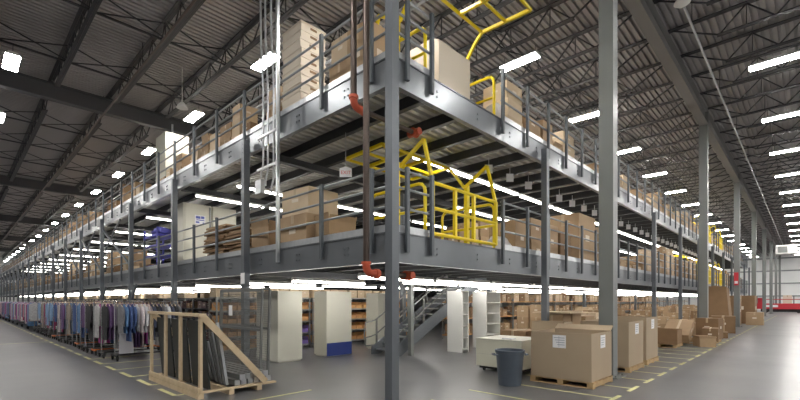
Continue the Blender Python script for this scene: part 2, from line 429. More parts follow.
# mezzanine columns
def col_mesh(h, w=0.2):
    b = MB().box(-w / 2, w / 2, -w / 2, w / 2, 0.015, h).box(-w / 2 - 0.07, w / 2 + 0.07, -w / 2 - 0.07, w / 2 + 0.07, 0, 0.015)
    for z in (2.0, 2.1, h - 0.12, h - 0.22, h - 0.32):
        if z < h: b.box(-0.02, 0.02, -w / 2 - 0.008, -w / 2, z, z + 0.025).box(-w / 2 - 0.008, -w / 2, -0.02, 0.02, z, z + 0.025)
    return b.mesh('mezzanine_column', M['steel'])
cm = col_mesh(7.6, 0.16); fm = col_mesh(5.52, 0.15)
def put(name, me, loc, label, cat, group=None, rz=0):
    o = bpy.data.objects.new(name, me); COL.objects.link(o); o.location = loc; o.rotation_euler = (0, 0, rz)
    return tag(o, label, cat, group)
put('mezzanine_column', cm, (-0.17, -0.17, 0), 'grey steel corner column rising past both decks in the middle of the photo', 'steel column')
rl = {1: 'grey mezzanine column right of the lower yellow gate, behind the nearest bulk box', 2: 'grey mezzanine column hidden behind the nearest tall building column'}
ll = {1: 'grey mezzanine column beside the pale conduits and behind the mesh panels', 2: 'grey mezzanine column next to the pale cabinet on the lower deck', 3: 'grey mezzanine column left of the blue cart on the lower deck'}
for k in range(1, 12):
    put('mezzanine_column', fm, (5.4 * k, -0.17, 0), rl.get(k, 'grey steel column farther along the right mezzanine face'), 'steel column', None if k in rl else 'columns along the right mezzanine face')
for k in range(1, 21):
    put('mezzanine_column', fm, (-0.17, 4.83 * k, 0), ll.get(k, 'grey steel column on the left mezzanine face behind the clothes racks'), 'steel column', None if k in ll else 'columns along the left mezzanine face')
im1 = MB().box(-0.075, 0.075, -0.075, 0.075, 0, LZ - 0.55).mesh('inner_column', M['steel'])
im2 = MB().box(-0.075, 0.075, -0.075, 0.075, LF, UZ - 0.55).mesh('inner_column', M['steel'])
for i in range(1, 11):
    for j in range(1, 3):
        put('mezzanine_column', im1, (5.4 * i, 4.83 * j, 0), 'slim inner column under the lower deck', 'steel column', 'inner columns under the lower deck')
        put('mezzanine_column', im2, (5.4 * i, 4.83 * j, 0), 'slim inner column between the two decks', 'steel column', 'inner columns between the decks')
for j in range(3, 15):
    put('mezzanine_column', im1, (5.4, 4.83 * j, 0), 'slim inner column under the lower deck', 'steel column', 'inner columns under the lower deck')
    put('mezzanine_column', im2, (5.4, 4.83 * j, 0), 'slim inner column between the two decks', 'steel column', 'inner columns between the decks')
put('mezzanine_column', MB().box(-0.06, 0.06, -0.06, 0.06, 0, LZ - 0.55).mesh('slim_post', [M['bcol']]), (4.42, 3.58, 0), 'slim pale post beside the foot of the steel staircase', 'steel column')
# braces on the left face
for k in range(3, 20):
    y0, y1 = 4.83 * k, 4.83 * (k + 1)
    b = MB().bar((-0.16, y0 + 0.14, LZ + 0.25), (-0.16, y1 - 0.14, UZ - 0.75), 0.07, 0.07)
    b.bar((-0.06 - 0.02, y1 - 0.16, LZ + 1.2), (-0.08, y0 + 2.0, UZ - 0.6), 0.06, 0.06)
    o = b.build('diagonal_brace', M['steel']); tag(o, 'grey diagonal brace between columns of the left mezzanine face', 'brace', 'diagonal braces on the left mezzanine face')
for k in range(3, 20):
    y0 = 4.83 * k
    b = MB().bar((-0.16, y0 - 0.12, 1.72), (-0.16, y0 - 0.68, LZ - 0.54), 0.08, 0.08)
    o = b.build('knee_brace', M['steel']); tag(o, 'short knee brace under the lower deck above the clothes racks', 'brace', 'knee braces above the clothes racks')

# ------------------------------------------------------------------ guard rails
def guard(name, label, axis, zf, ft, spans, posts):
    r = thing(name, label, 'guard rail')
    def P(a, off, z): return (off, a, z) if axis == 'y' else (a, off, z)
    for a in posts:
        b = MB()
        if axis == 'y': b.box(-0.085, -0.025, a - 0.035, a + 0.035, ft - 0.34, zf + 1.12)
        else: b.box(a - 0.035, a + 0.035, -0.085, -0.025, ft - 0.34, zf + 1.12)
        b.build('post', M['post'], r)
    for a0, a1 in spans:
        for z in (0.42, 0.76, 1.07):
            MB().tube([P(a0, -0.005, zf + z), P(a1, -0.005, zf + z)], 0.024, 8).build('rail', M['rail'], r, smooth=True)
    return r
lp = [0.45] + [1.9 + 1.61 * k for k in range(61)]
guard('guard_rail', 'three-bar grey guard rail along the left edge of the upper deck', 'y', UZ, UZ, [(0.06, 100.2)], lp)
lpl = [0.45] + [p for p in [1.9 + 1.61 * k for k in range(61)] if abs((p + 0.0) % 4.83) > 0.2]
guard('guard_rail', 'three-bar grey guard rail along the left edge of the lower deck', 'y', LZ, LZ, [(0.06, 100.2)], lpl)
rp = [3.5 + 1.17 * k for k in range(48)]
guard('guard_rail', 'three-bar grey guard rail along the right edge of the upper deck', 'x', UZ, UZ, [(0.06, 1.0), (3.5, 30.85), (33.55, 36.85), (39.55, 59.2)], [0.32, 0.98] + [p for p in rp if not 30.9 < p < 33.5 and not 36.9 < p < 39.5 and p < 59.2])
guard('guard_rail', 'three-bar grey guard rail along the right edge of the lower deck', 'x', LZ, LZ, [(0.06, 1.0), (3.5, 30.85), (33.55, 36.85), (39.55, 59.2)], [0.32, 0.98] + [p for p in rp if not 30.9 < p < 33.5 and not 36.9 < p < 39.5 and p < 59.2])

# ------------------------------------------------------------------ yellow pallet gates
def pallet_gate(x0, zf, W, outer_up, label):
    r = thing('pallet_gate', label, 'safety gate', (x0, 0.09, zf))
    for sx in (0, W):
        f = MB().box(sx - 0.05, sx + 0.05, 0.80, 0.90, 0.0, 1.62).box(sx - 0.1, sx + 0.1, 0.72, 0.98, 0, 0.012)
        fo = f.build('side_post', M['yellow'], r)
        for s, e in ((0.10, 0.78), (1.60, 0.92)):
            d = 1 if s < e else -1
            pts = [(sx, s, 0), (sx, s, 0.92)] + [(sx, s + d * 0.16 * (1 - math.cos(a)), 0.92 + 0.16 * math.sin(a)) for a in (PI / 6, PI / 3, PI / 2)] + [(sx, e, 1.08)]
            h = MB().tube(pts, 0.034, 8).tube([(sx, s, 0.58), (sx, e, 0.58)], 0.03, 8)
            h.build('side_hoop', M['yellow'], r, smooth=True)
    def panel(top, bot, apex, nm):
        piv = (0.85, 1.56)
        g = MB()
        ya, za = top; yb, zb = bot
        for q in (0, 0.5, 1): g.tube([(0.09, ya + (yb - ya) * q, za + (zb - za) * q), (W - 0.09, ya + (yb - ya) * q, za + (zb - za) * q)], 0.036, 8)
        for xx in (0.09, W * 0.33, W * 0.6, W - 0.09): g.bar((xx, ya, za), (xx, yb, zb), 0.065)
        go = g.build(nm, M['yellow'], r)
        for xx in (0.10, W - 0.10):
            MB().bar((xx, piv[0], piv[1]), (xx, apex[0], apex[1]), 0.06).bar((xx, apex[0], apex[1]), (xx, top[0], top[1]), 0.06).build('gate_arm', M['yellow'], go)
    mir = lambda p: (1.70 - p[0], p[1])
    down = ((0.0, 1.08), (0.0, 0.12), (0.22, 1.95))
    up = ((0.36, 2.14), (-0.85, 2.10), (0.55, 1.95))
    panel(*(up if outer_up else down), 'outer_gate')
    panel(*[mir(p) for p in (down if outer_up else up)], 'inner_gate')
    return r
pallet_gate(1.08, UF, 2.44, True, 'yellow pallet gate swung up over the upper deck edge near the corner column')
pallet_gate(1.08, LF, 2.44, False, 'yellow pallet gate closed across the lower deck opening near the corner column')
pallet_gate(31.0, UF, 2.4, False, 'far yellow pallet gate closed on the upper deck edge')
pallet_gate(37.0, UF, 2.4, False, 'farthest yellow pallet gate on the upper deck')
pallet_gate(31.0, LF, 2.4, False, 'far yellow pallet gate closed on the lower deck')
pallet_gate(37.0, LF, 2.4, False, 'farthest yellow pallet gate on the lower deck')

# ------------------------------------------------------------------ pipes and conduits
def elbow_pipe(label, x, y, z0, z1, run):
    r = thing('sprinkler_pipe', label, 'pipe')
    MB().tube([(x, y, z0 + 0.12), (x, y, z1)], 0.055, 12).build('riser', M['pipe'], r, smooth=True)
    pts = [(x, y, z0 + 0.16), (x, y, z0 + 0.1)] + [(x + 0.12 - 0.12 * math.cos(a), y, z0 + 0.1 - 0.12 * math.sin(a)) for a in (PI / 6, PI / 3, PI / 2)] + [(x + 0.24, y, z0 - 0.02)]
    e = MB().tube(pts, 0.066, 12).tube([(x, y, z0 + 0.12), (x, y, z0 + 0.17)], 0.082, 12).tube([(x + 0.2, y, z0 - 0.02), (x + 0.27, y, z0 - 0.02)], 0.082, 12)
    e.build('elbow', M['red'], r, smooth=True, label='red-orange pipe elbow')
    MB().tube([(x + 0.27, y, z0 - 0.02), (x + run, y, z0 - 0.02)], 0.045, 10).build('branch_pipe', M['pipe'], r, smooth=True)
    b = MB().tube([(x + run - 0.02, y, z0 - 0.02), (x + run + 0.12, y, z0 - 0.02)], 0.085, 12).tube([(x + run + 0.05, y - 0.14, z0 - 0.02), (x + run + 0.05, y + 0.14, z0 - 0.02)], 0.07, 10)
    b.build('tee', M['red'], r, smooth=True, label='red pipe tee')
    return r
elbow_pipe('dark iron sprinkler riser ending in a red elbow below the lower deck', -0.36, 0.24, 2.12, 9.7, 0.95)
elbow_pipe('dark iron sprinkler riser ending in a red elbow below the upper deck', -0.36, 0.56, 4.96, 9.7, 1.5)
r = thing('electrical_conduit', 'bundle of pale conduits dropping from roof to lower deck beside the column', 'conduit')
for k, (yy, zl) in enumerate(((3.62, 4.35), (3.42, 4.15), (3.18, 3.95))):
    MB().tube([(-0.36, yy + 0.15, 9.7), (-0.36, yy + 0.1, 7.4), (-0.36, yy, 6.3), (-0.36, yy, zl + 0.3), (-0.36, yy + 0.1, zl + 0.1), (-0.36, yy + 0.1, zl)], 0.022, 8).build('tube', M['galv'], r, smooth=True)
MB().box(-0.42, -0.36 - 0.03, 3.0, 3.8, 5.2, 5.25).box(-0.42, -0.39, 3.0, 3.8, 4.5, 4.55).build('strut', M['galv'], r)
b = MB().box(-0.40, -0.34, 2.97, 3.03, 2.45, 8.95); b.build('channel', M['alu'], r)
b = MB().box(-0.43, -0.33, 3.6, 3.85, 4.0, 4.3); b.build('junction_box', M['galv'], r)
def pipe_hangers(o):
    ax = 0 if o.dimensions.x > o.dimensions.y else 1
    lo = [min(v.co[i] for v in o.data.vertices) for i in range(3)]; hi = [max(v.co[i] for v in o.data.vertices) for i in range(3)]
    a = lo[ax] + 1.0
    while a < hi[ax] - 0.5 and a < lo[ax] + 40:
        c = [(lo[0] + hi[0]) / 2, (lo[1] + hi[1]) / 2]; c[ax] = a
        MB().box(c[0] - 0.008, c[0] + 0.008, c[1] - 0.008, c[1] + 0.008, hi[2] - 0.002, 9.70).build('pipe_hanger', M['truss'], o); a += 5.0
# roof runs
o = MB().tube([(7.4, -2.82, 8.9), (88, -2.82, 8.9)], 0.03, 8).build('roof_conduit', M['galv']); tag(o, 'thin pale conduit running along the roof above the right aisle', 'conduit'); pipe_hangers(o)
o = MB().lathe([(0.03, 9.70), (0.03, 8.99), (0.05, 8.98), (0.16, 8.93), (0.18, 8.88), (0.1, 8.82)], 16, 7.18, -2.82).build('ceiling_sensor', M['white'], smooth=True); tag(o, 'small round white ceiling sensor at the start of the roof conduit', 'sensor')
for yy, lab in ((2.6, 'dark red-brown sprinkler pipe on the roof above the right mezzanine edge'), (-6.5, 'dark red-brown sprinkler pipe on the roof over the right aisle')):
    o = MB().tube([(-3, yy, 8.9), (88, yy, 8.9)], 0.045, 8).build('sprinkler_pipe', M['brpipe']); tag(o, lab, 'pipe'); pipe_hangers(o)
for xx, lab in ((-0.98, 'dark red-brown sprinkler pipe beside a roof joist on the left'), (-4.48, 'sprinkler pipe along the far left roof'), (2.9, 'pale sprinkler pipe along the roof above the upper deck')):
    o = MB().tube([(xx, -1, 8.983), (xx, 80, 8.983)], 0.035, 8).build('sprinkler_pipe', M['brpipe'] if xx < 2 else M['galv']); tag(o, lab, 'pipe'); pipe_hangers(o)
b = MB().tube([(0.4, 10.6, 9.7), (0.4, 10.6, 8.45)], 0.015, 6).lathe([(0.05, 8.5), (0.1, 8.45), (0.17, 8.33), (0.19, 8.30), (0.15, 8.29)], 18, 0.4, 10.6)
o = b.build('ceiling_bell', M['white'], smooth=True); tag(o, 'small white bell fixture hanging from the roof at upper left', 'fixture')

# ------------------------------------------------------------------ strip lights between decks
t = thing('strip_light', 'x', 'strip light')
MB().prism([(-0.07, 0.0), (0.07, 0.0), (0.03, 0.07), (-0.03, 0.07)], 'x', -1.2, 1.2).build('housing', M['white'], t)
for sy in (-0.035, 0.035): MB().tube([(-1.18, sy, -0.03), (1.18, sy, -0.03)], 0.022, 8).build('lamp_tube', M['tube'], t)
for sx in (-0.9, 0.9): MB().tube([(sx, 0, 0.07), (sx, 0, 0.10)], 0.006, 5).build('hanger', M['truss'], t)
first = True
for lev, z in ((0, 2.16), (1, 5.09)):
    spots = []
    for yy in (1.75, 4.3, 7.3):
        x = 2.0 if lev == 0 or yy > 6 else (3.7 if yy < 2 else 8.9)
        while x < 58: spots.append((x, yy)); x += 2.62
    for k in range(0, 17 if lev == 0 else 11):
        for x in (1.6, 4.25): spots.append((x, 9.4 + (3.4 if lev == 0 else 5.2) * k))
    if lev == 0: spots += [(4.7, 3.0), (7.35, 3.0), (1.9, 6.6), (4.6, 6.6), (7.3, 6.6)]
    for x, yy in spots:
        if lev == 0 and (yy == 4.3 and 3 < x < 9.5 or yy == 7.3 and x < 9): continue
        o = t if first else copy_tree(t); first = False
        o.location = (x, yy, z)
        if lev == 0: o['label'] = 'lit fluorescent strip light under the lower deck'; o['group'] = 'strip lights under the lower deck'
        else: o['label'] = 'lit fluorescent strip light under the upper deck'; o['group'] = 'strip lights under the upper deck'
# white tags under the upper deck right edge
tm = MB().box(-0.10, 0.10, -0.006, 0.006, -0.24, -0.02).box(-0.006, 0.006, -0.004, 0.004, -0.02, 0.16).mesh('hanging_tag', M['paper'])
for k in range(4, 40):
    put('hanging_tag', tm, (1.08 * k + 0.12, 0.9, 5.16), 'small white tag hanging under a joist of the upper deck', 'tag', 'white tags under the upper deck', -0.75)
# red lettered sign
r = thing('hanging_sign', 'white hanging sign with red lettering under the upper deck', 'sign', (0.80, 2.2, 4.42), -0.75)
MB().prism([(-0.13, -0.1), (0.13, -0.1), (0.13, 0.08), (0.02, 0.12), (-0.02, 0.12), (-0.13, 0.08)], 'y', -0.01, 0.01).build('board', M['paper'], r)
MB().bar((0, 0, 0.11), (0, 0, 0.86), 0.012).build('hanger', M['alu'], r)
def text(s, size, m, parent, loc, rot, name='lettering'):
    cu = bpy.data.curves.new(name, 'FONT'); cu.body = s; cu.size = size; cu.align_x = 'CENTER'; cu.align_y = 'CENTER'; cu.extrude = 0.001
    cu.materials.append(m); tmp = bpy.data.objects.new('tmp', cu); me = bpy.data.meshes.new_from_object(tmp); bpy.data.objects.remove(tmp); o = bpy.data.objects.new(name, me); COL.objects.link(o); o.parent = parent; o.location = loc; o.rotation_euler = rot; return o
text('EXIT', 0.105, M['redink'], r, (0, -0.013, -0.01), (PI / 2, 0, 0))

# ------------------------------------------------------------------ cartons
def carton_mesh(m, seam=True):
    b = MB().box(-0.5, 0.5, -0.5, 0.5, 0, 1, 0)
    b.box(-0.5, 0.5, -0.05, 0.05, 0.998, 1.006, 1)
    for s in (-1, 1):
        xx = s * 0.503
        b.box(min(xx, s * 0.49), max(xx, s * 0.49), -0.05, 0.05, 0.78, 1.0, 1)
    b.box(-0.12, 0.12, -0.504, -0.49, 0.5, 0.62, 2).box(-0.504, -0.49, -0.12, 0.12, 0.5, 0.62, 2)
    return b.mesh('carton', [m, M['tape'], M['cardw']])
def open_mesh(m, flaps=True):
    b = MB(); t = 0.02
    b.box(-0.5, 0.5, -0.5, 0.5, 0, t)
    b.box(-0.5, -0.5 + t, -0.5, 0.5, t, 1).box(0.5 - t, 0.5, -0.5, 0.5, t, 1).box(-0.5 + t, 0.5 - t, -0.5, -0.5 + t, t, 1).box(-0.5 + t, 0.5 - t, 0.5 - t, 0.5, t, 1)
    if flaps:
        b.bar((-0.49, 0, 1.0), (-0.53, 0, 1.3), 0.98, t, up=(1, 0, 0)).bar((0.49, 0, 1), (0.55, 0, 1.26), 0.98, t, up=(1, 0, 0))
        b.bar((0, -0.49, 1.0), (0, -0.54, 1.22), 0.98, t, up=(0, 1, 0)).bar((0, 0.49, 1), (0, 0.53, 1.3), 0.98, t, up=(0, 1, 0))
    return b.mesh('open_carton', [m])
CM = {'n': carton_mesh(M['card']), 'l': carton_mesh(M['cardl']), 'd': carton_mesh(M['cardd']), 'w': carton_mesh(M['cardw']), 'g': carton_mesh(M['cardg']), 'o': open_mesh(M['card']), 'p': open_mesh(M['cardd'], False), 'k': carton_mesh(M['dark'])}
KEEP = {1,2,3,4,5,7,8,9,10,11,12,13,14,15,16,17,18,20,21,23,24,26,27,28,31,32,34,37,38,42,44,46,49,52,55,59,60,64,66,69,77,82,92,264,265,266,267,268,269,270,271,273,274,277,279,283,285,286,289,290,293,295,296,298,300,301,303,305,307,308,310,311,313,314,318,325,434,435,436,437,438,439,440,443,445,446,449,451,452,453,454,455,459,460,461,462,466,467,477,479,480,492,505,636,637,638,639,640,641,643,644,645,652,653,654,657,658,660,661,662,671,673,674,675,676,677,678,679,681,682,683,684,690,691,702,703,705,706,707,723,788,790,791,793,794,796,797,854,909,910,913,914,915,916,917,920,921,922,923,924,925,937,947,955,956,959,960,961,963,970,971,973,974,975,977,978,990,992,993,994,1005,1007,1008,1019,1020,1021,1034,1036,1051,1053,1067,1081,1105,1110,1173,1174,1175,1178,1179,1183,1187,1188,1191,1192,1195,1196,1197,1198,1202,1203,1206,1207,1208,1216,1217,1218,1219,1220,1224,1226,1227,1228,1229,1230,1231,1236,1237,1240,1241,1242,1243,1250,1251,1252,1253,1254,1255,1264,1286,1287,1288,1297,1300,1301,1310,1312,1319,1322,1323,1324,1339,1340,1342,1343,1351,1354,1367,1376,1386,1389,1394,1395,1400,1401,1408,1414,1417,1422,1427,1430,1432,1436,1437,1440,1441,1443,1453,1456,1467,1521,1522,1523,1524,1526,1527,1528,1529,1530,1531,1532,1533,1534,1535,1536,1537,1538}   # cartons that show large enough in view to stand alone
MASS = []; CN = [0]
def carton(x, y, z, sx, sy, sz, label, group=None, v='n', rz=0.0, name='carton', cat='box'):
    CN[0] += 1
    if group and KEEP and CN[0] not in KEEP:
        MASS.append((CM[v], Matrix.Translation((x, y, z)) @ Matrix.Rotation(rz, 4, 'Z') @ Matrix.Diagonal((sx, sy, sz, 1)))); return None
    o = put(name, CM[v], (x, y, z), label, cat, group, rz); o.scale = (sx, sy, sz); return o

# row fill along an axis
def fill(axis, a0, a1, off, z, label, group, depth=(0.5, 0.8), hmax=1.1, gap=0.25, kinds='nnnld', wid=(0.4, 0.75), seed=1, stack=3, skip=()):
    rg = random.Random(seed); a = a0; n = 0
    while a < a1:
        wdt = rg.uniform(*wid); dep = rg.uniform(*depth)
        if any(a < s1 and a + wdt > s0 for s0, s1 in skip): a += 0.3; continue
        zz = z; cnt = rg.randint(1, stack); k = rg.choice(kinds); hh = rg.uniform(0.28, 0.5)
        for q in range(cnt):
            h = hh if k != 'd' else hh * 0.7
            if zz + h > z + hmax: break
            kk = k
            if q == cnt - 1 and rg.random() < 0.2: kk = 'o'; h *= 0.8
            c = (a + wdt / 2, off + dep / 2) if axis == 'x' else (off + dep / 2, a + wdt / 2)
            s = (wdt, dep) if axis == 'x' else (dep, wdt)
            sc = 0.96 - 0.03 * q
            carton(c[0], c[1], zz, s[0] * sc, s[1] * sc, h, label, group, kk, rg.uniform(-0.05, 0.05) if gap > 0.1 else 0)
            n += 1; zz += h + (0.004 if kk != 'o' else 1)
        a += wdt * 1.06 + rg.choice([0.03, 0.05, gap])
    return n

# upper deck, left edge
TR = thing('carton_tray', 'x', 'tray', group='tray stack')
b = MB()
rings = [(0.335, 0.395, 0), (0.335, 0.395, 0.02), (0.345, 0.405, 0.165), (0.36, 0.42, 0.17), (0.36, 0.42, 0.2)]
for i in range(len(rings) - 1):
    (w0, d0, z0), (w1, d1, z1) = rings[i], rings[i + 1]
    q = [(-w0, -d0, z0), (w0, -d0, z0), (w0, d0, z0), (-w0, d0, z0), (-w1, -d1, z1), (w1, -d1, z1), (w1, d1, z1), (-w1, d1, z1)]
    b._add(q, [(0, 1, 5, 4), (1, 2, 6, 5), (2, 3, 7, 6), (3, 0, 4, 7)] + ([(0, 3, 2, 1)] if i == 0 else []) + ([(4, 5, 6, 7)] if i == len(rings) - 2 else []))
b.build('tray_body', M['cardw'], TR)
MB().box(-0.09, 0.09, -0.412, -0.40, 0.085, 0.135).build('hand_hole', M['cardd'], TR, label='dark hand hole')
for k in range(12):
    lab = 'pale carton tray with hand hole, top of the tall stack by the upper rail' if k == 11 else 'pale carton tray inside the tall stack by the upper rail'
    o = TR if k == 0 else copy_tree(TR)
    o.location = (0.86 + (k % 3) * 0.012, 3.9 + (k % 2) * 0.015, UF + 0.204 * k); o['label'] = lab
    if k == 11: del o['group']
    else: o['group'] = 'trays in the tall stack'
carton(1.0, 2.25, UF, 0.7, 0.66, 1.02, 'brown carton right of the tray stack on the upper deck, lower one of two', None, 'n')
carton(0.66, 1.3, UF, 0.6, 0.62, 1.25, 'tall brown carton on the upper deck beside the sprinkler risers', None, 'n')
carton(1.0, 2.25, UF + 1.03, 0.62, 0.62, 0.55, 'brown carton right of the tray stack on the upper deck, upper one of two', None, 'l')
carton(0.8, 4.75, UF, 0.6, 0.6, 0.75, 'brown carton left of the tray stack on the upper deck', None, 'n')
carton(0.8, 4.75, UF + 0.76, 0.55, 0.55, 0.5, 'pale carton left of the tray stack on top of a brown one', None, 'l')
fill('y', 5.4, 12.2, 0.22, UF, 'brown carton along the upper left rail between tray stack and tall white cabinet', 'cartons left of the tray stack on the upper deck', hmax=1.25, kinds='nndld', seed=3)
fill('y', 14.9, 90, 0.22, UF, 'brown carton along the far part of the upper left rail', 'cartons along the far upper left rail', hmax=1.3, seed=4, gap=0.6)
fill('y', 5.4, 45, 1.35, UF, 'brown carton in the second row behind the upper left rail', 'second row of cartons on the upper left deck', hmax=1.5, seed=14, gap=1.0, skip=((12, 15),))
# tall white cabinet on the upper deck
def cabinet(label, x0, x1, y0, y1, z0, h, m=M['cream'], logo=False, band=False, shade=True):
    r = thing('storage_cabinet', label, 'cabinet', ((x0 + x1) / 2, (y0 + y1) / 2, z0))
    w, d = (x1 - x0) / 2, (y1 - y0) / 2
    MB().box(-w, w, -d, d, 0.04, h).box(-w + 0.03, w - 0.03, -d + 0.03, d - 0.03, 0, 0.04).build('body', m, r)
    b = MB().box(-w - 0.006, -w, -d, -d + 0.02, 0.04, h).box(-w - 0.006, -w, d - 0.02, d, 0.04, h).box(-w - 0.006, -w, -d, d, h - 0.02, h); b.build('edge_trim', m, r)
    if band: MB().box(-w + 0.0, w, -d - 0.012, -d, 0.02, 0.40).build('kick_panel', M['navy'], r, label='dark blue lower panel')
    return r
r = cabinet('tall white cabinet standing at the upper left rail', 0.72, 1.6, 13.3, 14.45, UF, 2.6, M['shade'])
MB().tube([(0, 0, 2.6), (0, 0, 3.15)], 0.04, 8).build('vent_pipe', M['galv'], r)
# upper deck, right edge
fill('x', 4.2, 29.7, 0.22, UF, 'brown carton along the upper right rail', 'cartons along the near upper right rail', hmax=1.5, wid=(0.5, 1.0), depth=(0.6, 0.8), kinds='nll', seed=5, gap=0.3)
fill('x', 33.8, 58, 0.22, UF, 'brown carton along the far upper right rail', 'cartons along the far upper right rail', skip=((36.7, 39.7),), hmax=1.5, wid=(0.5, 1.0), depth=(0.6, 0.8), kinds='nll', seed=6, gap=0.4)
fill('x', 4.4, 40, 1.4, UF, 'brown carton in the second row behind the upper right rail', 'second row of cartons on the upper right deck', hmax=1.5, seed=7, gap=0.8, skip=((30.7, 33.8), (36.7, 39.8)))
r = thing('bulk_box', 'large whitish cardboard box behind the opening of the upper yellow gate', 'box', (2.42, 0.98, UF))
MB().box(-0.56, 0.56, -0.5, 0.5, 0.0, 1.3).build('body', M['cardw'], r)
MB().prism([(-0.5, 1.3), (0.5, 1.3), (0.3, 1.38), (-0.3, 1.4)], 'x', -0.56, 0.56).build('bulged_lid', M['cardw'], r)
# cloth heap behind upper right rail
def lump(name, loc, size, m, label, cat, seed):
    bm = bmesh.new(); bmesh.ops.create_icosphere(bm, subdivisions=3, radius=1.0); rg = random.Random(seed)
    ph = [rg.uniform(0, 6) for _ in range(6)]
    for v in bm.verts:
        c = v.co; d = 1 + 0.13 * math.sin(4 * c.x + ph[0]) * math.sin(5 * c.y + ph[1]) + 0.1 * math.sin(7 * c.z + ph[2] + 3 * c.x)
        v.co = Vector((c.x * d * size[0], c.y * d * size[1], max(c.z * d * size[2], -size[2] * 0.55)))
    me = bpy.data.meshes.new(name); bm.to_mesh(me); bm.free(); me.materials.append(m)
    me.polygons.foreach_set('use_smooth', [True] * len(me.polygons))
    o = bpy.data.objects.new(name, me); COL.objects.link(o); o.location = (loc[0], loc[1], loc[2] + size[2] * 0.55)
    return tag(o, label, cat)
lump('plastic_bag', (3.86, 0.42, UF), (0.26, 0.3, 0.36), M['bag'], 'crumpled clear plastic bag right of the raised yellow gate', 'bag', 3)

# lower deck, left edge
r = thing('storage_cabinet', 'tall pale cabinet with a blue printed sticker on the lower deck', 'cabinet', (0.62, 11.0, LF))
MB().box(0, 0.95, 0.02, 0.9, 0, 2.36).build('body', M['cream'], r)
MB().box(-0.035, 0.0, 0.02, 0.9, 0, 2.36).build('side_panel', M['cream'], r)
MB().box(0.02, 0.84, -0.01, 0.02, 0.05, 2.33).build('door', M['cream'], r)
MB().box(0.86, 0.92, -0.02, 0.02, 0.05, 2.30).build('door_edge', M['mesh'], r, label='dark door gap')
s = MB().box(0.34, 0.72, -0.016, -0.01, 1.62, 1.96).build('sticker', M['paper'], r, label='white sticker with blue print')
b = MB().box(0.38, 0.54, -0.02, -0.016, 1.83, 1.92).box(0.56, 0.68, -0.02, -0.016, 1.84, 1.93).box(0.38, 0.50, -0.02, -0.016, 1.67, 1.73).box(0.40, 0.68, -0.02, -0.016, 1.77, 1.80).box(0.62, 0.68, -0.02, -0.016, 1.66, 1.71)
b.build('print', M['logo'], s)
r = thing('storage_cabinet', 'plain pale cabinet right of the stickered cabinet on the lower deck', 'cabinet', (1.62, 11.0, LF))
MB().box(0, 0.9, 0.02, 0.9, 0, 2.36).build('body', M['cream'], r); MB().box(0.02, 0.88, 0, 0.02, 0.05, 2.33).build('door', M['cream'], r)
# folded cartons stack
FC = MB().box(-0.5, 0.5, -0.7, 0.7, 0, 0.05).box(-0.47, 0.47, -0.66, 0.66, 0.05, 0.075).mesh('folded_carton', [M['cardd']])
FC2 = MB().box(-0.46, 0.46, -0.66, 0.66, 0, 0.06).mesh('folded_carton', [M['card']])
for st, (x, y, n) in enumerate(((0.95, 6.6, 11), (0.95, 8.2, 13))):
    for k in range(n):
        put('folded_carton', FC if k % 3 else FC2, (x + random.uniform(-.06, .06), y + random.uniform(-.05, .05), LF + 0.09 * k), 'flattened brown carton in the %s stack on the lower deck' % ('right-hand' if st == 0 else 'left-hand'), 'box', 'flattened cartons in the %s stack' % ('right-hand' if st == 0 else 'left-hand'), random.uniform(-.1, .1))
# blue cart
r = thing('tray_cart', 'blue steel tray cart on the lower deck', 'cart', (0.75, 14.0, LF))
for sx in (-0.35, 0.35):
    for sy in (-0.8, 0.8): MB().box(sx - 0.03, sx + 0.03, sy - 0.03, sy + 0.03, 0.1, 1.72).build('post', M['purple'], r)
for z in (0.2, 0.6, 1.0, 1.4): MB().box(-0.35, 0.35, -0.8, 0.8, z, z + 0.07).build('shelf', M['purple'], r)
for sx in (-0.3, 0.3):
    for sy in (-0.7, 0.7): MB().tube([(sx - 0.02, sy, 0.055), (sx + 0.02, sy, 0.055)], 0.055, 12).build('caster', M['rub'], r)
lump('tote_bag', (0.75, 13.7, LF + 1.48), (0.36, 0.5, 0.2), M['purple'], 'blue sack lying on top of the tray cart', 'bag', 5)
# boxes left of corner
carton(0.85, 5.35, LF, 0.8, 0.7, 0.75, 'open brown carton left of the big stacked cartons on the lower deck', None, 'o', 0.15)
carton(0.95, 3.75, LF, 1.0, 1.15, 0.85, 'big brown carton under another one on the lower left deck', None, 'n')
carton(0.95, 3.75, LF + 0.86, 0.9, 1.0, 0.62, 'big brown carton topmost of its pair on the lower left deck', None, 'l', 0.08)
carton(0.95, 2.75, LF, 0.7, 0.6, 0.6, 'small open brown carton right of the big stacked cartons on the lower left deck', None, 'o', -0.1)
fill('y', 15.3, 90, 0.45, LF, 'brown carton along the far part of the lower left rail', 'cartons along the far lower left rail', hmax=1.5, seed=8, gap=0.7)
fill('x', 2.7, 8.6, 6.6, LF, 'pale carton deep inside the lower left deck', 'cartons deep inside the lower deck', hmax=1.4, seed=9, gap=0.3, kinds='l')
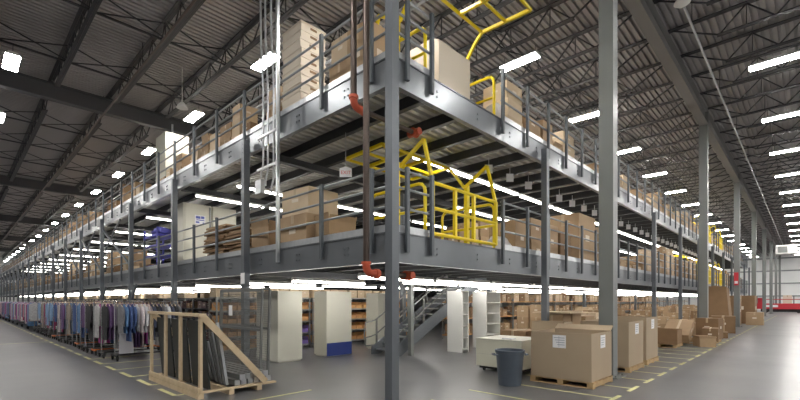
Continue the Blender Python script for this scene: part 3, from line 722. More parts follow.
# lower deck, right edge
carton(5.55, 0.95, LF, 0.75, 0.8, 0.95, 'brown carton right of the closed yellow gate, behind the mezzanine column', None, 'n')
carton(6.5, 1.0, LF, 0.85, 0.9, 0.55, 'low brown carton under another one right of the mezzanine column', None, 'n')
carton(6.5, 1.0, LF + 0.56, 0.8, 0.85, 0.62, 'brown carton on a low carton right of the mezzanine column', None, 'n')
carton(7.55, 1.0, LF, 0.8, 0.8, 1.15, 'tall brown carton on the lower right deck left of a dark one', None, 'n')
carton(8.55, 1.0, LF, 0.8, 0.8, 1.0, 'dark brown carton on the lower right deck left of the tallest carton', None, 'd')
carton(10.15, 1.05, LF, 1.5, 1.1, 1.8, 'tallest pale brown carton on the lower right deck left of the nearest building column', None, 'n')
lump('plastic_bag', (4.35, 0.6, LF), (0.4, 0.32, 0.3), M['bag'], 'crumpled plastic bag right of the closed yellow gate', 'bag', 8)
fill('x', 11.4, 29.8, 0.4, LF, 'brown carton along the lower right rail', 'cartons along the near lower right rail', hmax=1.75, seed=11, gap=0.15, stack=5, wid=(0.5, 0.9))
fill('x', 33.8, 58, 0.4, LF, 'brown carton along the far lower right rail', 'cartons along the far lower right rail', skip=((36.7, 39.7),), hmax=1.7, seed=12, gap=0.3, stack=5, wid=(0.5, 0.9))
fill('x', 5.0, 40, 2.6, LF, 'brown carton in the second row behind the lower right rail', 'second row of cartons on the lower right deck', hmax=1.6, seed=13, gap=0.5, stack=4)

# ------------------------------------------------------------------ ground floor: white cabinets, stairs
cabinet('plain cream cabinet nearest the mesh panels on the ground floor', 0.82, 1.56, 5.02, 6.15, 0, 1.9)
cabinet('cream cabinet with dark blue bottom panel', 2.45, 3.38, 5.1, 5.72, 0, 1.92, band=True)
cabinet('cream cabinet behind the foot of the steel staircase', 4.75, 5.5, 5.35, 5.95, 0, 1.9)
def bookcase(label, x0, x1, y0, y1, h, n):
    r = thing('open_shelf_unit', label, 'shelf unit', (x0, y0, 0))
    w, d = x1 - x0, y1 - y0
    MB().box(0, 0.03, 0, d, 0, h).build('side_panel', M['white'], r)
    MB().box(w - 0.03, w, 0, d, 0, h).build('side_panel', M['white'], r)
    MB().box(0.03, w - 0.03, d - 0.02, d, 0, h).build('back_panel', M['white'], r)
    for k in range(n + 1):
        z = 0.08 + (h - 0.11) * k / n
        MB().box(0.03, w - 0.03, 0.01, d - 0.02, z, z + 0.025).build('shelf', M['white'], r)
    return r
bookcase('narrow white shelf unit right of the stairs, seen from its side', 6.0, 6.34, 2.82, 3.42, 1.96, 5)
bookcase('wide white open shelf unit behind the cream bin', 7.6, 8.5, 2.95, 3.52, 1.96, 5)
# staircase along +x
r = thing('steel_staircase', 'grey steel staircase climbing to the lower deck behind the corner column', 'stairs')
sx0, sy0, sy1, run, rise, ns = 3.95, 3.72, 4.66, 0.30, 0.1745, 16
for yy in (sy0, sy1 - 0.05):
    b = MB().prism([(sx0 - 0.15, 0.0), (sx0 + 0.2, 0.0), (sx0 + run * ns + 0.1, LZ - 0.42), (sx0 + run * ns + 0.1, LZ - 0.1), (sx0 + run * ns - 0.2, LZ - 0.12), (sx0 - 0.15, 0.24)], 'y', yy, yy + 0.05)
    b.build('stringer', M['steel'], r)
for k in range(1, ns):
    MB().box(sx0 + run * (k - 1), sx0 + run * k + 0.03, sy0 + 0.05, sy1 - 0.05, rise * k - 0.04, rise * k).build('tread', M['galv'], r)
for yy in (sy0 + 0.025, sy1 - 0.025):
    sl = rise / run
    for h, nm in ((1.0, 'handrail'), (0.55, 'middle_rail')):
        xe = sx0 + run * ns - 1.4 if h > 0.9 else sx0 + run * ns - 0.7
        b = MB().tube([(sx0 - 0.45, yy, h - 0.25), (sx0 - 0.4, yy, h - 0.02), (sx0 - 0.2, yy, h), (sx0, yy, h + 0.05), (xe, yy, h + 0.05 + (xe - sx0) * sl)], 0.022, 8); b.build(nm, M['mesh'], r, smooth=True)
    for k in (0, 4, 8):
        x = sx0 + run * k + 0.05; z = (x - sx0) * sl
        MB().box(x - 0.025, x + 0.025, yy - 0.02, yy + 0.02, max(z, 0), z + 1.05).build('baluster', M['mesh'], r)
    b = MB().tube([(sx0 - 0.45, yy, 0.75), (sx0 - 0.45, yy, 0.32), (sx0 - 0.38, yy, 0.28), (sx0 + 0.05, yy, 0.28)], 0.022, 8); b.build('handrail_return', M['mesh'], r, smooth=True)

# shelving with bins
def shelving(label, x0, y0, W, D, levels, H, frame=M['mesh'], axis='x', group=None, shelfm=None):
    r = thing('shelving_rack', label, 'shelving', (x0, y0, 0), 0 if axis == 'x' else PI / 2, group)
    for sx in (0.02, W - 0.02):
        b = MB().box(sx - 0.02, sx + 0.02, 0, 0.04, 0, H).box(sx - 0.02, sx + 0.02, D - 0.04, D, 0, H)
        for k in range(4): b.bar((sx, 0.03, H * k / 4 + 0.1), (sx, D - 0.03, H * (k + 1) / 4 - 0.04), 0.02)
        b.build('upright_frame', frame, r)
    for z in levels: MB().box(0.0, W, -0.005, D + 0.005, z - 0.05, z).build('shelf', shelfm or frame, r)
    return r
def binmesh(m):
    b = MB(); t = 0.03
    b.box(-0.5, 0.5, -0.5, 0.5, 0, t).box(-0.5, -0.5 + t, -0.5, 0.5, t, 1).box(0.5 - t, 0.5, -0.5, 0.5, t, 1).box(-0.5 + t, 0.5 - t, 0.5 - t, 0.5, t, 1).box(-0.5 + t, 0.5 - t, -0.5, -0.5 + t, t, 0.55)
    b.box(-0.42, 0.42, -0.42, 0.42, t, 0.5)
    return b.mesh('storage_bin', [m])
BO, BB = binmesh(M['bin']), binmesh(M['binb'])
LV = (0.15, 0.55, 0.95, 1.35, 1.75)
rg = random.Random(21)
for x0 in (-0.0 + 0.3, 2.0, 3.7, 5.4, 7.1):
    shelving('grey shelving rack of storage bins behind the cream cabinets', x0, 7.6, 1.6, 0.55, LV, 1.75, group='bin shelving behind the cream cabinets')
    for z in LV[:-1]:
        for k in range(5):
            bx = x0 + 0.2 + 0.3 * k
            blue = (1.9 < x0 < 2.1 and rg.random() < 0.6)
            o = put('storage_bin', BB if blue else BO, (bx, 7.86, z + 0.001), ('blue or red open bin on the shelving between the two nearest cream cabinets' if blue else 'orange-brown open bin on the shelving behind the cream cabinets'), 'bin', 'blue and red bins' if blue else 'orange bins')
            o.scale = (0.26, 0.46, 0.24)
    for k in range(4):
        carton(x0 + 0.2 + 0.4 * k, 7.88, 1.752, 0.36, 0.46, 0.29, 'pale carton on top of the bin shelving behind the cream cabinets', 'pale cartons on top of the bin shelving', 'l')
# left interior shelving facing the aisle (x ~ 1.5), dark with pale boxes
for k in range(0, 22):
    y0 = 8.8 + 2.05 * k
    shelving('dark shelving rack of goods behind the clothes racks', 2.2, y0, 2.0, 0.6, LV, 1.75, M['joist'], axis='y', group='dark shelving behind the clothes racks')
    for z in LV:
        a = y0 + 0.08
        while a < y0 + 1.7:
            wd = rg.uniform(0.28, 0.5)
            if a + wd < y0 + 1.98 and rg.random() < 0.75 and (k < 11 or z > 1.2):
                carton(1.9, a + wd / 2, z + 0.002, 0.5, wd * 0.95, rg.uniform(0.2, 0.26) if z > 1.5 else rg.uniform(0.16, 0.3), 'carton on the dark shelving behind the clothes racks', 'cartons on the dark shelving behind the clothes racks', 'l' if z > 1.6 else rg.choice('kkkd'))
            a += wd + 0.02
# right interior racks facing right face
for k in range(20):
    x0 = 9.4 + 2.45 * k
    shelving('shelving rack with orange beams on the right ground floor', x0, 5.6, 2.4, 0.7, (0.2, 0.9, 1.6), 1.75, M['mesh'], group='orange beam shelving on the right ground floor', shelfm=M['bin'])
    if k < 14:
        for z, kind in ((0.2, 'n'), (0.9, 'n'), (1.6, 'l')):
            a = x0 + 0.1
            while a < x0 + 2.0:
                wd = rg.uniform(0.36, 0.6)
                if a + wd < x0 + 2.3:
                    carton(a + wd / 2, 5.93, z + 0.002, wd * 0.94, 0.6, rg.uniform(0.3, 0.5), 'carton on the orange beam shelving on the right ground floor', 'cartons on the orange beam shelving', kind if rg.random() < 0.8 else 'd')
                a += wd + 0.03
# stacks of cartons on the right ground floor in front of the racks
def gstack(x, y, sx, sy, hs, label, group, kinds='n', rz=0, z=0.13):
    for q, h in enumerate(hs):
        carton(x, y, z, sx, sy, h - 0.006, label, group, kinds[q % len(kinds)], rz); z += h
def pallet(x, y, W, D, label, group=None, rz=0):
    r = thing('wooden_pallet', label, 'pallet', (x, y, 0), rz, group)
    for yy in (-D / 2 + 0.05, 0, D / 2 - 0.05): MB().box(-W / 2, W / 2, yy - 0.045, yy + 0.045, 0.02, 0.10).build('stringer', M['pallet'], r)
    n = 6
    for k in range(n):
        xx = -W / 2 + 0.06 + (W - 0.12) * k / (n - 1)
        MB().box(xx - 0.055, xx + 0.055, -D / 2, D / 2, 0.10, 0.122).build('top_board', M['pallet'], r)
    for xx in (-W / 2 + 0.06, 0, W / 2 - 0.06): MB().box(xx - 0.055, xx + 0.055, -D / 2, D / 2, 0.0, 0.02).build('bottom_board', M['pallet'], r)
    return r
P0 = pallet(9.9, 2.3, 1.2, 1.0, 'wooden pallet under the neat three-high carton stacks')
for i, xx in enumerate((9.62, 10.22)):
    gstack(xx, 2.0, 0.56, 0.45, (0.46, 0.46, 0.46) if i == 0 else (0.44, 0.44), 'brown carton in the neat stack right of the white shelf unit', 'cartons in the neat stacks behind the cream bin', 'n')
    gstack(xx, 2.52, 0.56, 0.45, (0.46, 0.46, 0.40), 'brown carton in the neat stack right of the white shelf unit', 'cartons in the neat stacks behind the cream bin', 'n')
rg = random.Random(33)
x = 11.6; i = 0
while x < 44:
    for yy in (0.85, 2.4):
        if rg.random() < 0.88:
            for dx in (-0.3, 0.3):
                hs = [rg.uniform(0.3, 0.5) for _ in range(rg.randint(1, 3))]
                gstack(x + dx, yy - 0.02, 0.55, 0.75 if rg.random() < .5 else 0.6, hs, 'brown carton in the loose stacks on the right ground floor', 'cartons in the loose stacks on the right ground floor', rg.choice(['n', 'l', 'nd', 'n']), rg.uniform(-.04, .04), 0.0)
    x += 1.5

# ------------------------------------------------------------------ right front: bulk boxes on pallets
def bulk_box(x0, x1, y0, y1, h, label, plabel, paper=True, contents=None, paper2=True, flap=False):
    cx, cy = (x0 + x1) / 2, (y0 + y1) / 2; W, D = x1 - x0, y1 - y0
    p = copy_tree(P0, (cx, cy, 0), 0, plabel); 
    if 'group' in p: del p['group']
    p.scale = ((W - 0.02) / 1.2, (D + 0.06) / 1.0, 1)
    r = thing('bulk_box', label, 'box', (cx, cy, 0.124))
    w, d, t = W / 2, D / 2, 0.018
    b = MB().box(-w, w, -d, d, 0, 0.02)
    b.box(-w, -w + t, -d, d, 0.02, h).box(w - t, w, -d, d, 0.02, h).box(-w + t, w - t, -d, -d + t, 0.02, h).box(-w + t, w - t, d - t, d, 0.02, h)
    b.build('body', M['cardg'], r)
    if flap:
        MB().bar((w - 0.01, 0, h), (w + 0.10, 0, h + 0.22), D * 0.96, t).build('flap', M['cardg'], r)
        MB().bar((0, d - 0.01, h), (0, d + 0.06, h + 0.14), W * 0.94, t, up=(0, 0, 1)).build('flap', M['cardg'], r)
    if contents:
        for sgn in (1,):
            MB().bar((w - 0.012, 0, h), (w + 0.16, 0, h + 0.10), D * 0.97, t).build('flap', M['cardg'], r)
    if paper:
        s = MB().box(-w - 0.004, -w, -d + D * 0.40, -d + D * 0.62, h - 0.30, h - 0.05).build('paper_label', M['paper'], r, label='white printed sheet')
        b = MB()
        for k in range(4): b.box(-w - 0.0055, -w - 0.004, -d + D * 0.42, -d + D * (0.60 - 0.02 * k), h - 0.11 - 0.045 * k, h - 0.095 - 0.045 * k)
        b.box(-w - 0.0055, -w - 0.004, -d + D * 0.51, -d + D * 0.517, h - 0.28, h - 0.07)
        b.build('print', M['ink'], s)
    if paper2:
        s = MB().box(-w + W * 0.42, -w + W * 0.66, -d - 0.004, -d, h - 0.30, h - 0.05).build('paper_label', M['paper'], r, label='white printed sheet')
        b = MB()
        for k in range(4): b.box(-w + W * 0.45, -w + W * (0.63 - 0.02 * k), -d - 0.0055, -d - 0.004, h - 0.11 - 0.045 * k, h - 0.095 - 0.045 * k)
        b.build('print', M['ink'], s)
    return r
bulk_box(3.12, 4.24, -2.12, -0.92, 0.90, 'big brown bulk box with white sheets nearest the trash can', 'wooden pallet under the nearest bulk box', contents=True, flap=False)
bulk_box(5.55, 6.75, -2.08, -1.0, 1.03, 'second big brown bulk box right of the nearest tall building column', 'wooden pallet under the second bulk box', paper=False)
bulk_box(7.15, 8.30, -2.05, -0.95, 1.08, 'third brown bulk box right behind the second one', 'wooden pallet under the third bulk box', paper=False)
bulk_box(4.70, 5.18, -0.95, -0.15, 1.02, 'brown bulk box behind the nearest tall building column', 'wooden pallet under the bulk box behind the building column', paper=False, paper2=False)
# boxes lying on top of the second bulk box
o = put('carton_sheet', MB().box(-0.6, 0.6, -0.5, 0.5, 0, 0.03).mesh('carton_sheet', [M['cardl']]), (6.15, -0.25, 1.32), 'flat cardboard sheet on the cartons behind the second bulk box', 'sheet')
carton(5.85, -0.25, 0.0, 0.5, 0.6, 1.3, 'tall brown carton behind the second bulk box, under the flat sheet', None, 'n')
carton(6.5, -0.25, 0.0, 0.6, 0.6, 1.31, 'brown carton right of the one behind the second bulk box', None, 'n')
carton(7.6, -0.2, 0.0, 0.7, 0.6, 1.2, 'tall brown carton behind the third bulk box', None, 'n')
# low open cartons on a pallet
copy_tree(P0, (12.75, -1.25, 0), 0, 'wooden pallet under the low dark open carton', None)
carton(12.6, -1.3, 0.126, 1.0, 0.95, 0.5, 'low dark brown open carton on a pallet right of the bulk boxes', None, 'p', 0.05)
carton(11.7, -0.75, 0, 0.7, 0.6, 0.9, 'brown carton behind the low open carton', None, 'n')
# collapsed cartons
p = copy_tree(P0, (15.3, -1.95, 0), 0, 'wooden pallet under the collapsed cartons', None); p.scale = (1.5, 1.2, 1)
o = carton(14.3, -1.45, 0.52, 1.6, 0.85, 0.30, 'long tilted brown carton leaning on the collapsed pile', None, 'n', 0.3); o.rotation_euler = (0.0, -0.33, 0.05)
o.location = (14.2, -1.45, 0.36)
carton(14.9, -2.36, 0.126, 1.1, 0.5, 0.48, 'crushed brown carton at the front of the collapsed pile', None, 'd', 0.1)
carton(15.86, -2.2, 0.126, 0.6, 0.75, 0.82, 'upright brown carton at the right end of the collapsed pile', None, 'd', -0.15)
o = carton(13.6, -2.35, 0.0, 0.6, 0.5, 0.3, 'small open carton fallen in front of the collapsed pile', None, 'o', 0.5)
# further right boxes
for (x, y, sx, sy, sz, lab, v) in ((19.0, -1.0, 0.9, 0.8, 0.6, 'brown bale of cartons just behind the second building column', 'n'), (20.6, -1.7, 0.9, 0.9, 0.72, 'strapped brown carton before the tall leaning box', 'n'),
                                   (22.4, -1.9, 1.1, 1.0, 0.85, 'second strapped brown carton before the tall leaning box', 'd'), (18.6, -2.2, 0.9, 0.6, 0.25, 'flat brown carton lying near the dashed line', 'd')):
    carton(x, y, 0, sx, sy, sz, lab, None, v, 0.1)
r = thing('bulk_box', 'very tall brown box standing between far building columns', 'box', (26.0, -1.15, 0), 0.0)
b = MB()._add([(-0.75, -0.75, 0), (0.75, -0.75, 0), (0.75, 0.75, 0), (-0.75, 0.75, 0), (-0.6, -0.55, 2.45), (0.62, -0.55, 2.35), (0.62, 0.6, 2.45), (-0.6, 0.6, 2.5)],
              [(0, 3, 2, 1), (4, 5, 6, 7), (0, 1, 5, 4), (1, 2, 6, 5), (2, 3, 7, 6), (3, 0, 4, 7)]); b.build('body', M['cardd'], r)
MB().box(-0.72, 0.5, -0.1, 0.06, 2.43, 2.5).build('flap', M['cardd'], r)
carton(31.6, -1.2, 0, 1.1, 1.2, 1.75, 'tall brown box right of the third building column', None, 'd')
carton(34.6, -1.6, 0, 1.9, 1.6, 2.0, 'large dark brown box at the far end of the pallet row', None, 'd')
carton(32.4, -2.5, 0, 0.9, 0.9, 0.85, 'small brown carton in front of the far large boxes', None, 'n')

# trash can
r = thing('trash_can', 'blue-grey round plastic trash can in front of the cream bin', 'trash can', (2.47, -0.80, 0))
b = MB(); prof = [(0.205, 0.0), (0.215, 0.01), (0.262, 0.56), (0.268, 0.57), (0.268, 0.63), (0.285, 0.64), (0.288, 0.685), (0.275, 0.69), (0.258, 0.685), (0.25, 0.6), (0.20, 0.05)]
b.lathe(prof, 32); b.build('body', M['can'], r, smooth=True)
b = MB().lathe([(0.245, 0.60), (0.2, 0.63), (0.1, 0.64), (0.01, 0.63)], 24); b.build('liner', M['can'], r, smooth=True)
for s in (-1, 1):
    MB().tube([(0.27 * s, -0.09, 0.60), (0.33 * s, -0.08, 0.60), (0.34 * s, 0, 0.60), (0.33 * s, 0.08, 0.60), (0.27 * s, 0.09, 0.60)], 0.017, 8).build('handle', M['can'], r, smooth=True)
r.rotation_euler = (0, 0, -0.75)
# cream bin (low crate) on dolly
r = thing('storage_bin', 'low cream panel bin on a black dolly behind the trash can', 'bin', (3.52, -0.5, 0))
MB().box(0.06, 1.05, 0.05, 1.12, 0.06, 0.12).build('dolly', M['rub'], r)
for xx in (0.14, 0.97):
    for yy in (0.14, 1.03): MB().tube([(xx, yy - 0.02, 0.045), (xx, yy + 0.02, 0.045)], 0.045, 12).build('caster', M['rub'], r)
b = MB().box(0, 0.03, 0, 1.17, 0.12, 0.73).box(1.08, 1.11, 0, 1.17, 0.12, 0.73).box(0.03, 1.08, 0, 0.03, 0.12, 0.73).box(0.03, 1.08, 1.14, 1.17, 0.12, 0.73); b.build('panel_body', M['offw'], r)
MB().box(-0.004, 0.0, 0.0, 1.17, 0.40, 0.41).build('panel_joint', M['shade'], r)
b = MB().box(-0.012, 1.12, -0.012, 1.182, 0.73, 0.765); b.build('lid', M['cream'], r)
MB().box(0.1, 0.3, 0.3, 0.55, 0.765, 0.79).build('folded_paper', M['paper'], r)
carton(6.3, 1.0, 0, 0.9, 0.8, 0.8, 'reddish brown low carton just behind the cream bin', None, 'd')

# ------------------------------------------------------------------ left front: crate with black panels
r = thing('panel_crate', 'pale timber A-frame crate at the left foreground', 'crate', (-2.2, 2.3, 0))
L, W, H = 2.6, 1.05, 1.38
def bar_part(nm, p, q, w=0.09, h=0.04, up=(0, 0, 1)): return MB().bar(p, q, w, h, up=up).build(nm, M['wood'], r)
for yy in (0.03, L * 0.36, L * 0.66, L - 0.03): bar_part('post', (0, yy, 0.1), (0, yy, H), 0.04, 0.09, up=(0, 1, 0))
for xx in (0.0, W * 0.5, W): MB().box(xx - 0.045, xx + 0.045, 0, L, 0.0, 0.09).build('skid', M['wood'], r)
for yy in (0.05, L / 2, L - 0.05): MB().box(0.0, W + 0.34, yy - 0.05, yy + 0.05, 0.09, 0.12).build('cross_board', M['wood'], r)
MB().box(-0.055, 0.065, -0.05, L + 0.05, H, H + 0.05).build('top_rail', M['wood'], r)
MB().box(-0.045, -0.022, 0, L, 0.10, 0.19).build('bottom_rail', M['wood'], r)
for yy in (0.0, L): bar_part('slanted_brace', (0.02, yy, H + 0.01), (W + 0.12, yy, 0.14), 0.035, 0.11)
# black panels leaning inside
for k in range(3):
    o = MB()._add([(0, 0, 0), (0.03, 0, 0), (0.03, 0.72, 0), (0, 0.72, 0), (-0.10, 0, 1.18), (-0.07, 0, 1.18), (-0.07, 0.72, 1.18), (-0.10, 0.72, 1.18)],
                  [(0, 3, 2, 1), (4, 5, 6, 7), (0, 1, 5, 4), (1, 2, 6, 5), (2, 3, 7, 6), (3, 0, 4, 7)]).build('black_panel', M['black'])
    o.location = (-2.03, 2.40 + 0.83 * k, 0.122)
    tag(o, ['black sheet panel at the near end of the timber crate', 'black sheet panel in the middle of the timber crate', 'black sheet panel at the far end of the timber crate'][k], 'panel')
# steel channels leaning in crate
for k in range(8):
    x = -1.87 + 0.010 * k
    o = MB().bar((x + 0.17, 2.45 + 0.12 * k, 0.15), (x, 2.45 + 0.12 * k, 1.26 - 0.09 * k), 0.05, 0.05).build('steel_channel', M['mesh'] if k % 2 else M['alu'])
    tag(o, 'upright grey steel channel leaning inside the crate end', 'channel', 'upright channels in the crate')
# steel tubes lying with bright open ends
rg = random.Random(5)
k = 0
for row in range(2):
    for c in range(6 - row):
        x = -1.52 + 0.125 * c + 0.062 * row; z = 0.17 + 0.1005 * row
        y0 = 2.37 + rg.uniform(0, 0.1)
        r2 = thing('steel_tube', 'grey square steel tube lying in the heap across the crate', 'tube', (0, 0, 0), 0, 'steel tubes heaped at the crate')
        MB().bar((x, y0, z), (x, y0 + 1.9, z), 0.09, 0.09).build('tube_body', M['mesh'], r2)
        b = MB().bar((x, y0 - 0.03, z), (x, y0, z), 0.096, 0.096).bar((x, y0 - 0.035, z), (x, y0 - 0.03, z), 0.06, 0.06); b.build('end_cap', M['alu'], r2, label='bright metal end')
# mesh partition panels standing
def mesh_panel(x, y0, y1, z1, lean, label):
    r = thing('wire_mesh_panel', label, 'mesh panel', (x, y0, 0)); r.rotation_euler = (0, lean, 0)
    L = y1 - y0
    b = MB().box(-0.02, 0.02, 0, 0.05, 0, z1).box(-0.02, 0.02, L - 0.05, L, 0, z1).box(-0.02, 0.02, 0.05, L - 0.05, z1 - 0.05, z1).box(-0.02, 0.02, 0.05, L - 0.05, 0.0, 0.05).box(-0.02, 0.02, 0.05, L - 0.05, z1 * 0.53, z1 * 0.53 + 0.05)
    b.build('frame', M['mesh'], r)
    b = MB(); st = 0.05
    y = 0.05
    while y < L - 0.05: b.box(-0.0022, 0.0022, y - 0.0022, y + 0.0022, 0.05, z1 - 0.05); y += st
    z = 0.05
    while z < z1 - 0.05: b.box(-0.003, 0.003, 0.05, L - 0.05, z - 0.0022, z + 0.0022); z += st
    b.build('wire_grid', M['mesh'], r)
    return r
mesh_panel(-0.42, 3.3, 5.7, 1.93, 0.03, 'grey wire mesh panel farther from the crate, nearest the column')
mesh_panel(-0.62, 3.25, 5.3, 1.9, 0.03, 'grey wire mesh panel closest to the crate')
o = MB().box(-0.004, 0.0, 0, 0.18, 0, 0.24).build('paper_tag', M['paper']); o.location = (-0.60, 4.6, 1.3); tag(o, 'white paper tag hanging on the wire mesh panel', 'tag')

# ------------------------------------------------------------------ clothes racks
def garment_mesh(w, L, sleeve, n=12):
    b = MB()
    # body: along local x = width, y = thickness, z down from 0
    secs = [(0.055, 0.035, -0.02), (0.075, 0.04, -0.05), (w * 0.38, 0.036, -0.09), (w * 0.5, 0.04, -0.15), (w * 0.49, 0.045, -0.3), (w * 0.47, 0.042, -0.5 * L - 0.1), (w * 0.52, 0.045, -L), (w * 0.46, 0.03, -L + 0.01)]
    vs = []; fs = []
    for i, (rx, ry, z) in enumerate(secs):
        for k in range(n):
            a = 2 * PI * k / n; wob = 1 + (0.18 * math.sin(3 * a + i) if i > 3 else 0)
            vs.append((rx * math.cos(a), ry * 0.8 * math.sin(a) * wob, z))
    for i in range(len(secs) - 1):
        for k in range(n): k2 = (k + 1) % n; fs.append((i * n + k, i * n + k2, (i + 1) * n + k2, (i + 1) * n + k))
    fs.append(tuple(range(n))); fs.append(tuple((len(secs) - 1) * n + k for k in range(n)))
    b._add(vs, fs)
    if sleeve:
        for s in (-1, 1):
            b.tube([(s * w * 0.40, 0, -0.11), (s * w * 0.55, 0.0, -0.2), (s * w * 0.60, 0.0, -0.4), (s * w * 0.58, 0.0, -sleeve)], [0.036, 0.038, 0.036, 0.032], 8)
    return b.mesh('garment', [M['shirtw']], smooth=True)
GM = [garment_mesh(0.46, 0.82, 0.62), garment_mesh(0.44, 0.78, 0), garment_mesh(0.50, 1.05, 0.68), garment_mesh(0.46, 1.22, 0.66), garment_mesh(0.46, 1.32, 0.6)]
HM = MB().tube([(0, 0, 0.0)] + [(0.026 * math.cos(a), 0, 0.055 + 0.026 * math.sin(a)) for a in [-PI / 2 + k * PI / 5 for k in range(8)]], 0.004, 5).tube([(-0.19, 0, -0.10), (0, 0, -0.01), (0.19, 0, -0.10)], 0.008, 5).mesh('hanger', [M['wood']])
RM = {}
def make_rack(frame, W=1.75, H=1.62):
    r = thing('clothes_rack', 'x', 'clothes rack')
    MB().tube([(0, 0, H), (W, 0, H)], 0.016, 8).build('top_rail', M['chrome'], r, smooth=True)
    for x in (0.02, W - 0.02):
        MB().tube([(x, 0, 0.16), (x, 0, H)], 0.016, 8).build('upright', M['chrome'], r, smooth=True)
        MB().bar((x, -0.28, 0.14), (x, 0.28, 0.14), 0.05, 0.04).build('foot_bar', frame, r)
        for y in (-0.26, 0.26):
            MB().tube([(x - 0.02, y, 0.055), (x + 0.02, y, 0.055)], 0.055, 12).build('caster', M['rub'], r)
            MB().box(x - 0.03, x + 0.03, y - 0.03, y + 0.03, 0.06, 0.13).build('caster_fork', M['rub'], r)
    MB().bar((0.02, 0.0, 0.15), (W - 0.02, 0.0, 0.15), 0.04, 0.03).build('base_bar', frame, r)
    return r
rk_o = make_rack(M['orange']); rk_b = make_rack(M['rub']); rk_o.location = (-2.12, 13.55, 0)
rk_o['label'] = 'orange based clothes rack among the black based ones along the left aisle'
rk_b.location = (-2.02, 8.72, 0); rk_b['label'] = 'nearest clothes rack with black casters beside the timber crate'
rg = random.Random(77)
def hang(x, y, z, me, m, label, group):
    t = bpy.data.objects.new('garment', me); COL.objects.link(t)
    t.material_slots[0].link = 'OBJECT'; t.material_slots[0].material = m
    t.location = (x, y, z - 0.055); t.rotation_euler = (0, 0, PI / 2 + rg.uniform(-.012, .012)); tag(t, label, 'clothes', group)
    h = bpy.data.objects.new('hanger', HM); COL.objects.link(h); h.parent = t
    return t
x = -1.86
for k in range(16):
    me = GM[[0, 0, 2, 0, 1, 0][k % 6]]
    c = CLOTH[[11, 5, 10, 10, 7, 12, 7, 6, 0, 2, 0, 11, 7, 0, 2, 11, 7][k]]
    hang(x, 8.72, 1.62, me, c, 'shirt on the nearest clothes rack beside the timber crate', 'shirts on the nearest clothes rack'); x += 0.098
# long clear garment bag hanging from nearest rack
b = MB(); prof = [(-0.05, 1.46), (-0.12, 1.38), (-0.15, 1.25), (-0.19, 0.14), (0.17, 0.12), (0.15, 1.25), (0.12, 1.38), (0.05, 1.46)]
b.prism(prof, 'x', -0.05, 0.05)
o = b.build('garment_bag', M['bag']);  
tag(o, 'long clear garment bag hanging in front of the nearest clothes rack', 'garment bag')
o2 = MB().tube([(0, 0, 1.44), (0, 0, 1.60), (0.0, 0.03, 1.64), (0, 0.05, 1.6)], 0.005, 5).build('hanger', M['chrome'], o)
o.location = (-1.62, 9.2, 0.0); o.rotation_euler = (0, 0, 1.35)
rk = None
for q in range(15):
    y = 9.75 + 0.95 * q
    r = rk_o if q == 4 else copy_tree(rk_o if q in (1, 9) else rk_b)
    r.location = (-2.12 + rg.uniform(-.06, .06), y, 0); r['label'] = 'orange based clothes rack in the long row along the left aisle' if q in (1, 4, 9) else 'black based clothes rack in the long row along the left aisle'; r['group'] = 'orange clothes racks' if q in (1, 4, 9) else 'black clothes racks'
    xb = r.location.x
    base = CLOTH[[4, 9, 2, 0, 10, 6, 8, 5, 13, 10, 3, 2, 3, 8, 11][q]]
    nmax = 17
    x = xb + 0.1
    for k in range(nmax):
        m = base if rg.random() < 0.55 else rg.choice(CLOTH)
        hang(x, y, 1.62, rg.choice(GM) if k > 2 else GM[rg.choice([0, 2, 2, 3, 3])], m, 'garment on the clothes racks along the left aisle', 'garments on the racks along the left aisle'); x += 0.094
# far racks continue as a mass
b = MB(); b2 = MB()
q = 0; y = 24.2
mass = [[] for _ in CLOTH]
mb = {i: MB() for i in range(len(CLOTH))}
while y < 97:
    if abs((y + 0.05 - 24.6) % 3.0) < 0.2 or abs((y + 0.05 - 24.6) % 3.0) > 2.8: y += 0.1; continue
    for k in range(4):
        i = rg.randrange(len(CLOTH)); x = -2.1 + 0.42 * k; L = rg.uniform(0.8, 1.25)
        mb[i].prism([(x - 0.03, 1.52), (x - 0.19, 1.42), (x - 0.2, 1.52 - L), (x + 0.2, 1.52 - L), (x + 0.19, 1.42), (x + 0.03, 1.52)], 'y', y, y + 0.1)
    y += rg.choice([0.14, 0.2, 0.35])
allm = MB()
for i in mb: 
    base = len(allm.v); allm.v += mb[i].v; allm.f += [tuple(base + a for a in f) for f in mb[i].f]; allm.mi += [i] * len(mb[i].f)
o = allm.build('clothes', CLOTH); tag(o, 'mass of hanging clothes far down the left aisle', 'clothes', kind='stuff')
for q in range(24):
    r = copy_tree(rk_b, (-2.12, 24.6 + 3.0 * q, 0), 0, 'distant clothes rack far down the left aisle', 'distant clothes racks')

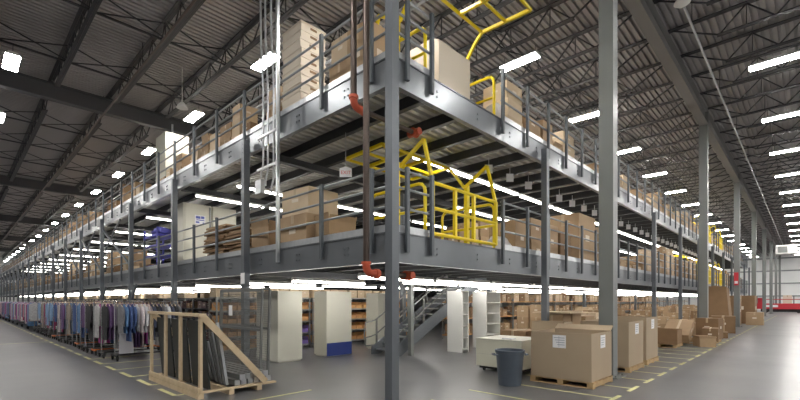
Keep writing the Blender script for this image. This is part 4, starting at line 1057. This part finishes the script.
# ------------------------------------------------------------------ far right: red lift carts, heater, sign
r = thing('red_lift_table', 'long red lift platform at the far end of the right aisle', 'lift platform', (71, -8.5, 0))
MB().box(0, 1.6, 0, 8.6, 0.50, 1.25).box(0.2, 1.4, 7.6, 8.5, 1.25, 2.0).build('platform', M['redp'], r)
MB().box(0.3, 1.3, 0.6, 8.0, 0.12, 0.55).build('underframe', M['rub'], r)
for yy in (1.0, 4.2, 7.4): MB().tube([(0.2, yy, 0.2), (1.4, yy, 0.2)], 0.2, 14).build('wheel', M['rub'], r)
for yy in (0.6, 2.4, 4.6, 6.6, 8.3): MB().box(0.1, 0.2, yy, yy + 0.12, 1.25, 2.3).build('stanchion', M['mesh'], r)
MB().box(0.1, 0.18, 0.6, 8.4, 1.75, 1.85).build('rail', M['redp'], r)
MB().box(-0.01, 0, 6.2, 7.6, 0.75, 1.05).box(-0.01, 0, 1.6, 2.6, 0.8, 1.05).build('lettering_plate', M['paper'], r)
carton(72.05, -3.2, 1.253, 0.9, 0.9, 1.1, 'white box standing on the red lift platform', None, 'w')
r = thing('forklift', 'dark forklift standing at the far end beside the red platform', 'forklift', (69, 1.8, 0))
MB().box(-0.6, 1.2, -0.5, 0.5, 0.3, 1.0).build('body', M['rub'], r); MB().box(-1.0, -0.6, -0.45, 0.45, 0.3, 0.95).build('counterweight', M['redp'], r)
b = MB()
for sy in (-0.42, 0.42): b.box(-0.5, -0.42, sy - 0.04, sy + 0.04, 1.0, 2.1).box(0.9, 0.98, sy - 0.04, sy + 0.04, 1.0, 2.1)
b.box(-0.5, 0.98, -0.46, 0.46, 2.1, 2.16); b.build('overhead_guard', M['rub'], r)
MB().box(1.25, 1.4, -0.4, -0.3, 0.1, 2.4).box(1.25, 1.4, 0.3, 0.4, 0.1, 2.4).box(1.25, 1.4, -0.3, 0.3, 2.2, 2.35).build('mast', M['mesh'], r)
for sx in (-0.5, 0.85):
    for sy in (-0.5, 0.5): MB().tube([(sx, sy - 0.08, 0.27), (sx, sy + 0.08, 0.27)], 0.27, 16).build('wheel', M['rub'], r)
r = thing('unit_heater', 'white box unit heater hanging from the far right roof', 'heater', (60, -3.4, 6.9))
MB().box(-0.6, 0.6, -0.9, 0.9, 0, 1.0).build('casing', M['white'], r); MB().box(-0.62, -0.6, -0.1, 0.7, 0.15, 0.85).build('grille', M['mesh'], r)
for sy in (-0.6, 0.6): MB().tube([(0, sy, 1.0), (0, sy, 2.8)], 0.02, 6).build('hanger', M['truss'], r)
r = thing('column_sign', 'small red sign on the third building column', 'sign', (28.64, -1.85, 2.5))
MB().box(-0.03, 0.0, -0.11, 0.11, 0.1, 0.9).build('board', M['redp'], r); MB().box(-0.035, -0.03, -0.08, 0.08, 0.2, 0.36).build('white_panel', M['paper'], r)
put('paper_tag', MB().box(-0.004, 0, -0.1, 0.1, 0, 0.26).mesh('paper_tag', [M['paper']]), (-0.28, 4.75, 2.05), 'white paper tag on the mezzanine column above the mesh panels', 'tag')

# ------------------------------------------------------------------ the many small cartons farther back as one mass
if MASS:
    mats = [M['card'], M['cardl'], M['cardd'], M['cardw'], M['cardg'], M['tape'], M['dark']]
    big = MB()
    for me, m4 in MASS:
        base = len(big.v); big.v += [tuple(m4 @ v.co) for v in me.vertices]
        for p in me.polygons:
            big.f.append(tuple(base + a for a in p.vertices)); big.mi.append(mats.index(me.materials[p.material_index]))
    o = big.build('cartons', mats); tag(o, 'the many small cartons farther back on decks, racks and pallets', 'boxes', kind='stuff')

# ------------------------------------------------------------------ world and colour
wd = bpy.data.worlds.new('world'); SC.world = wd; wd.use_nodes = True
wd.node_tree.nodes['Background'].inputs[0].default_value = (0.6, 0.65, 0.7, 1); wd.node_tree.nodes['Background'].inputs[1].default_value = 0.2
vs = SC.view_settings; vs.view_transform = 'Standard'; vs.look = 'None'; vs.gamma = 1; vs.use_curve_mapping = False; vs.exposure = 0.88
SC.cycles.max_bounces = 8; SC.cycles.diffuse_bounces = 5; SC.cycles.glossy_bounces = 4; SC.cycles.transparent_max_bounces = 12
SC.cycles.sample_clamp_indirect = 3
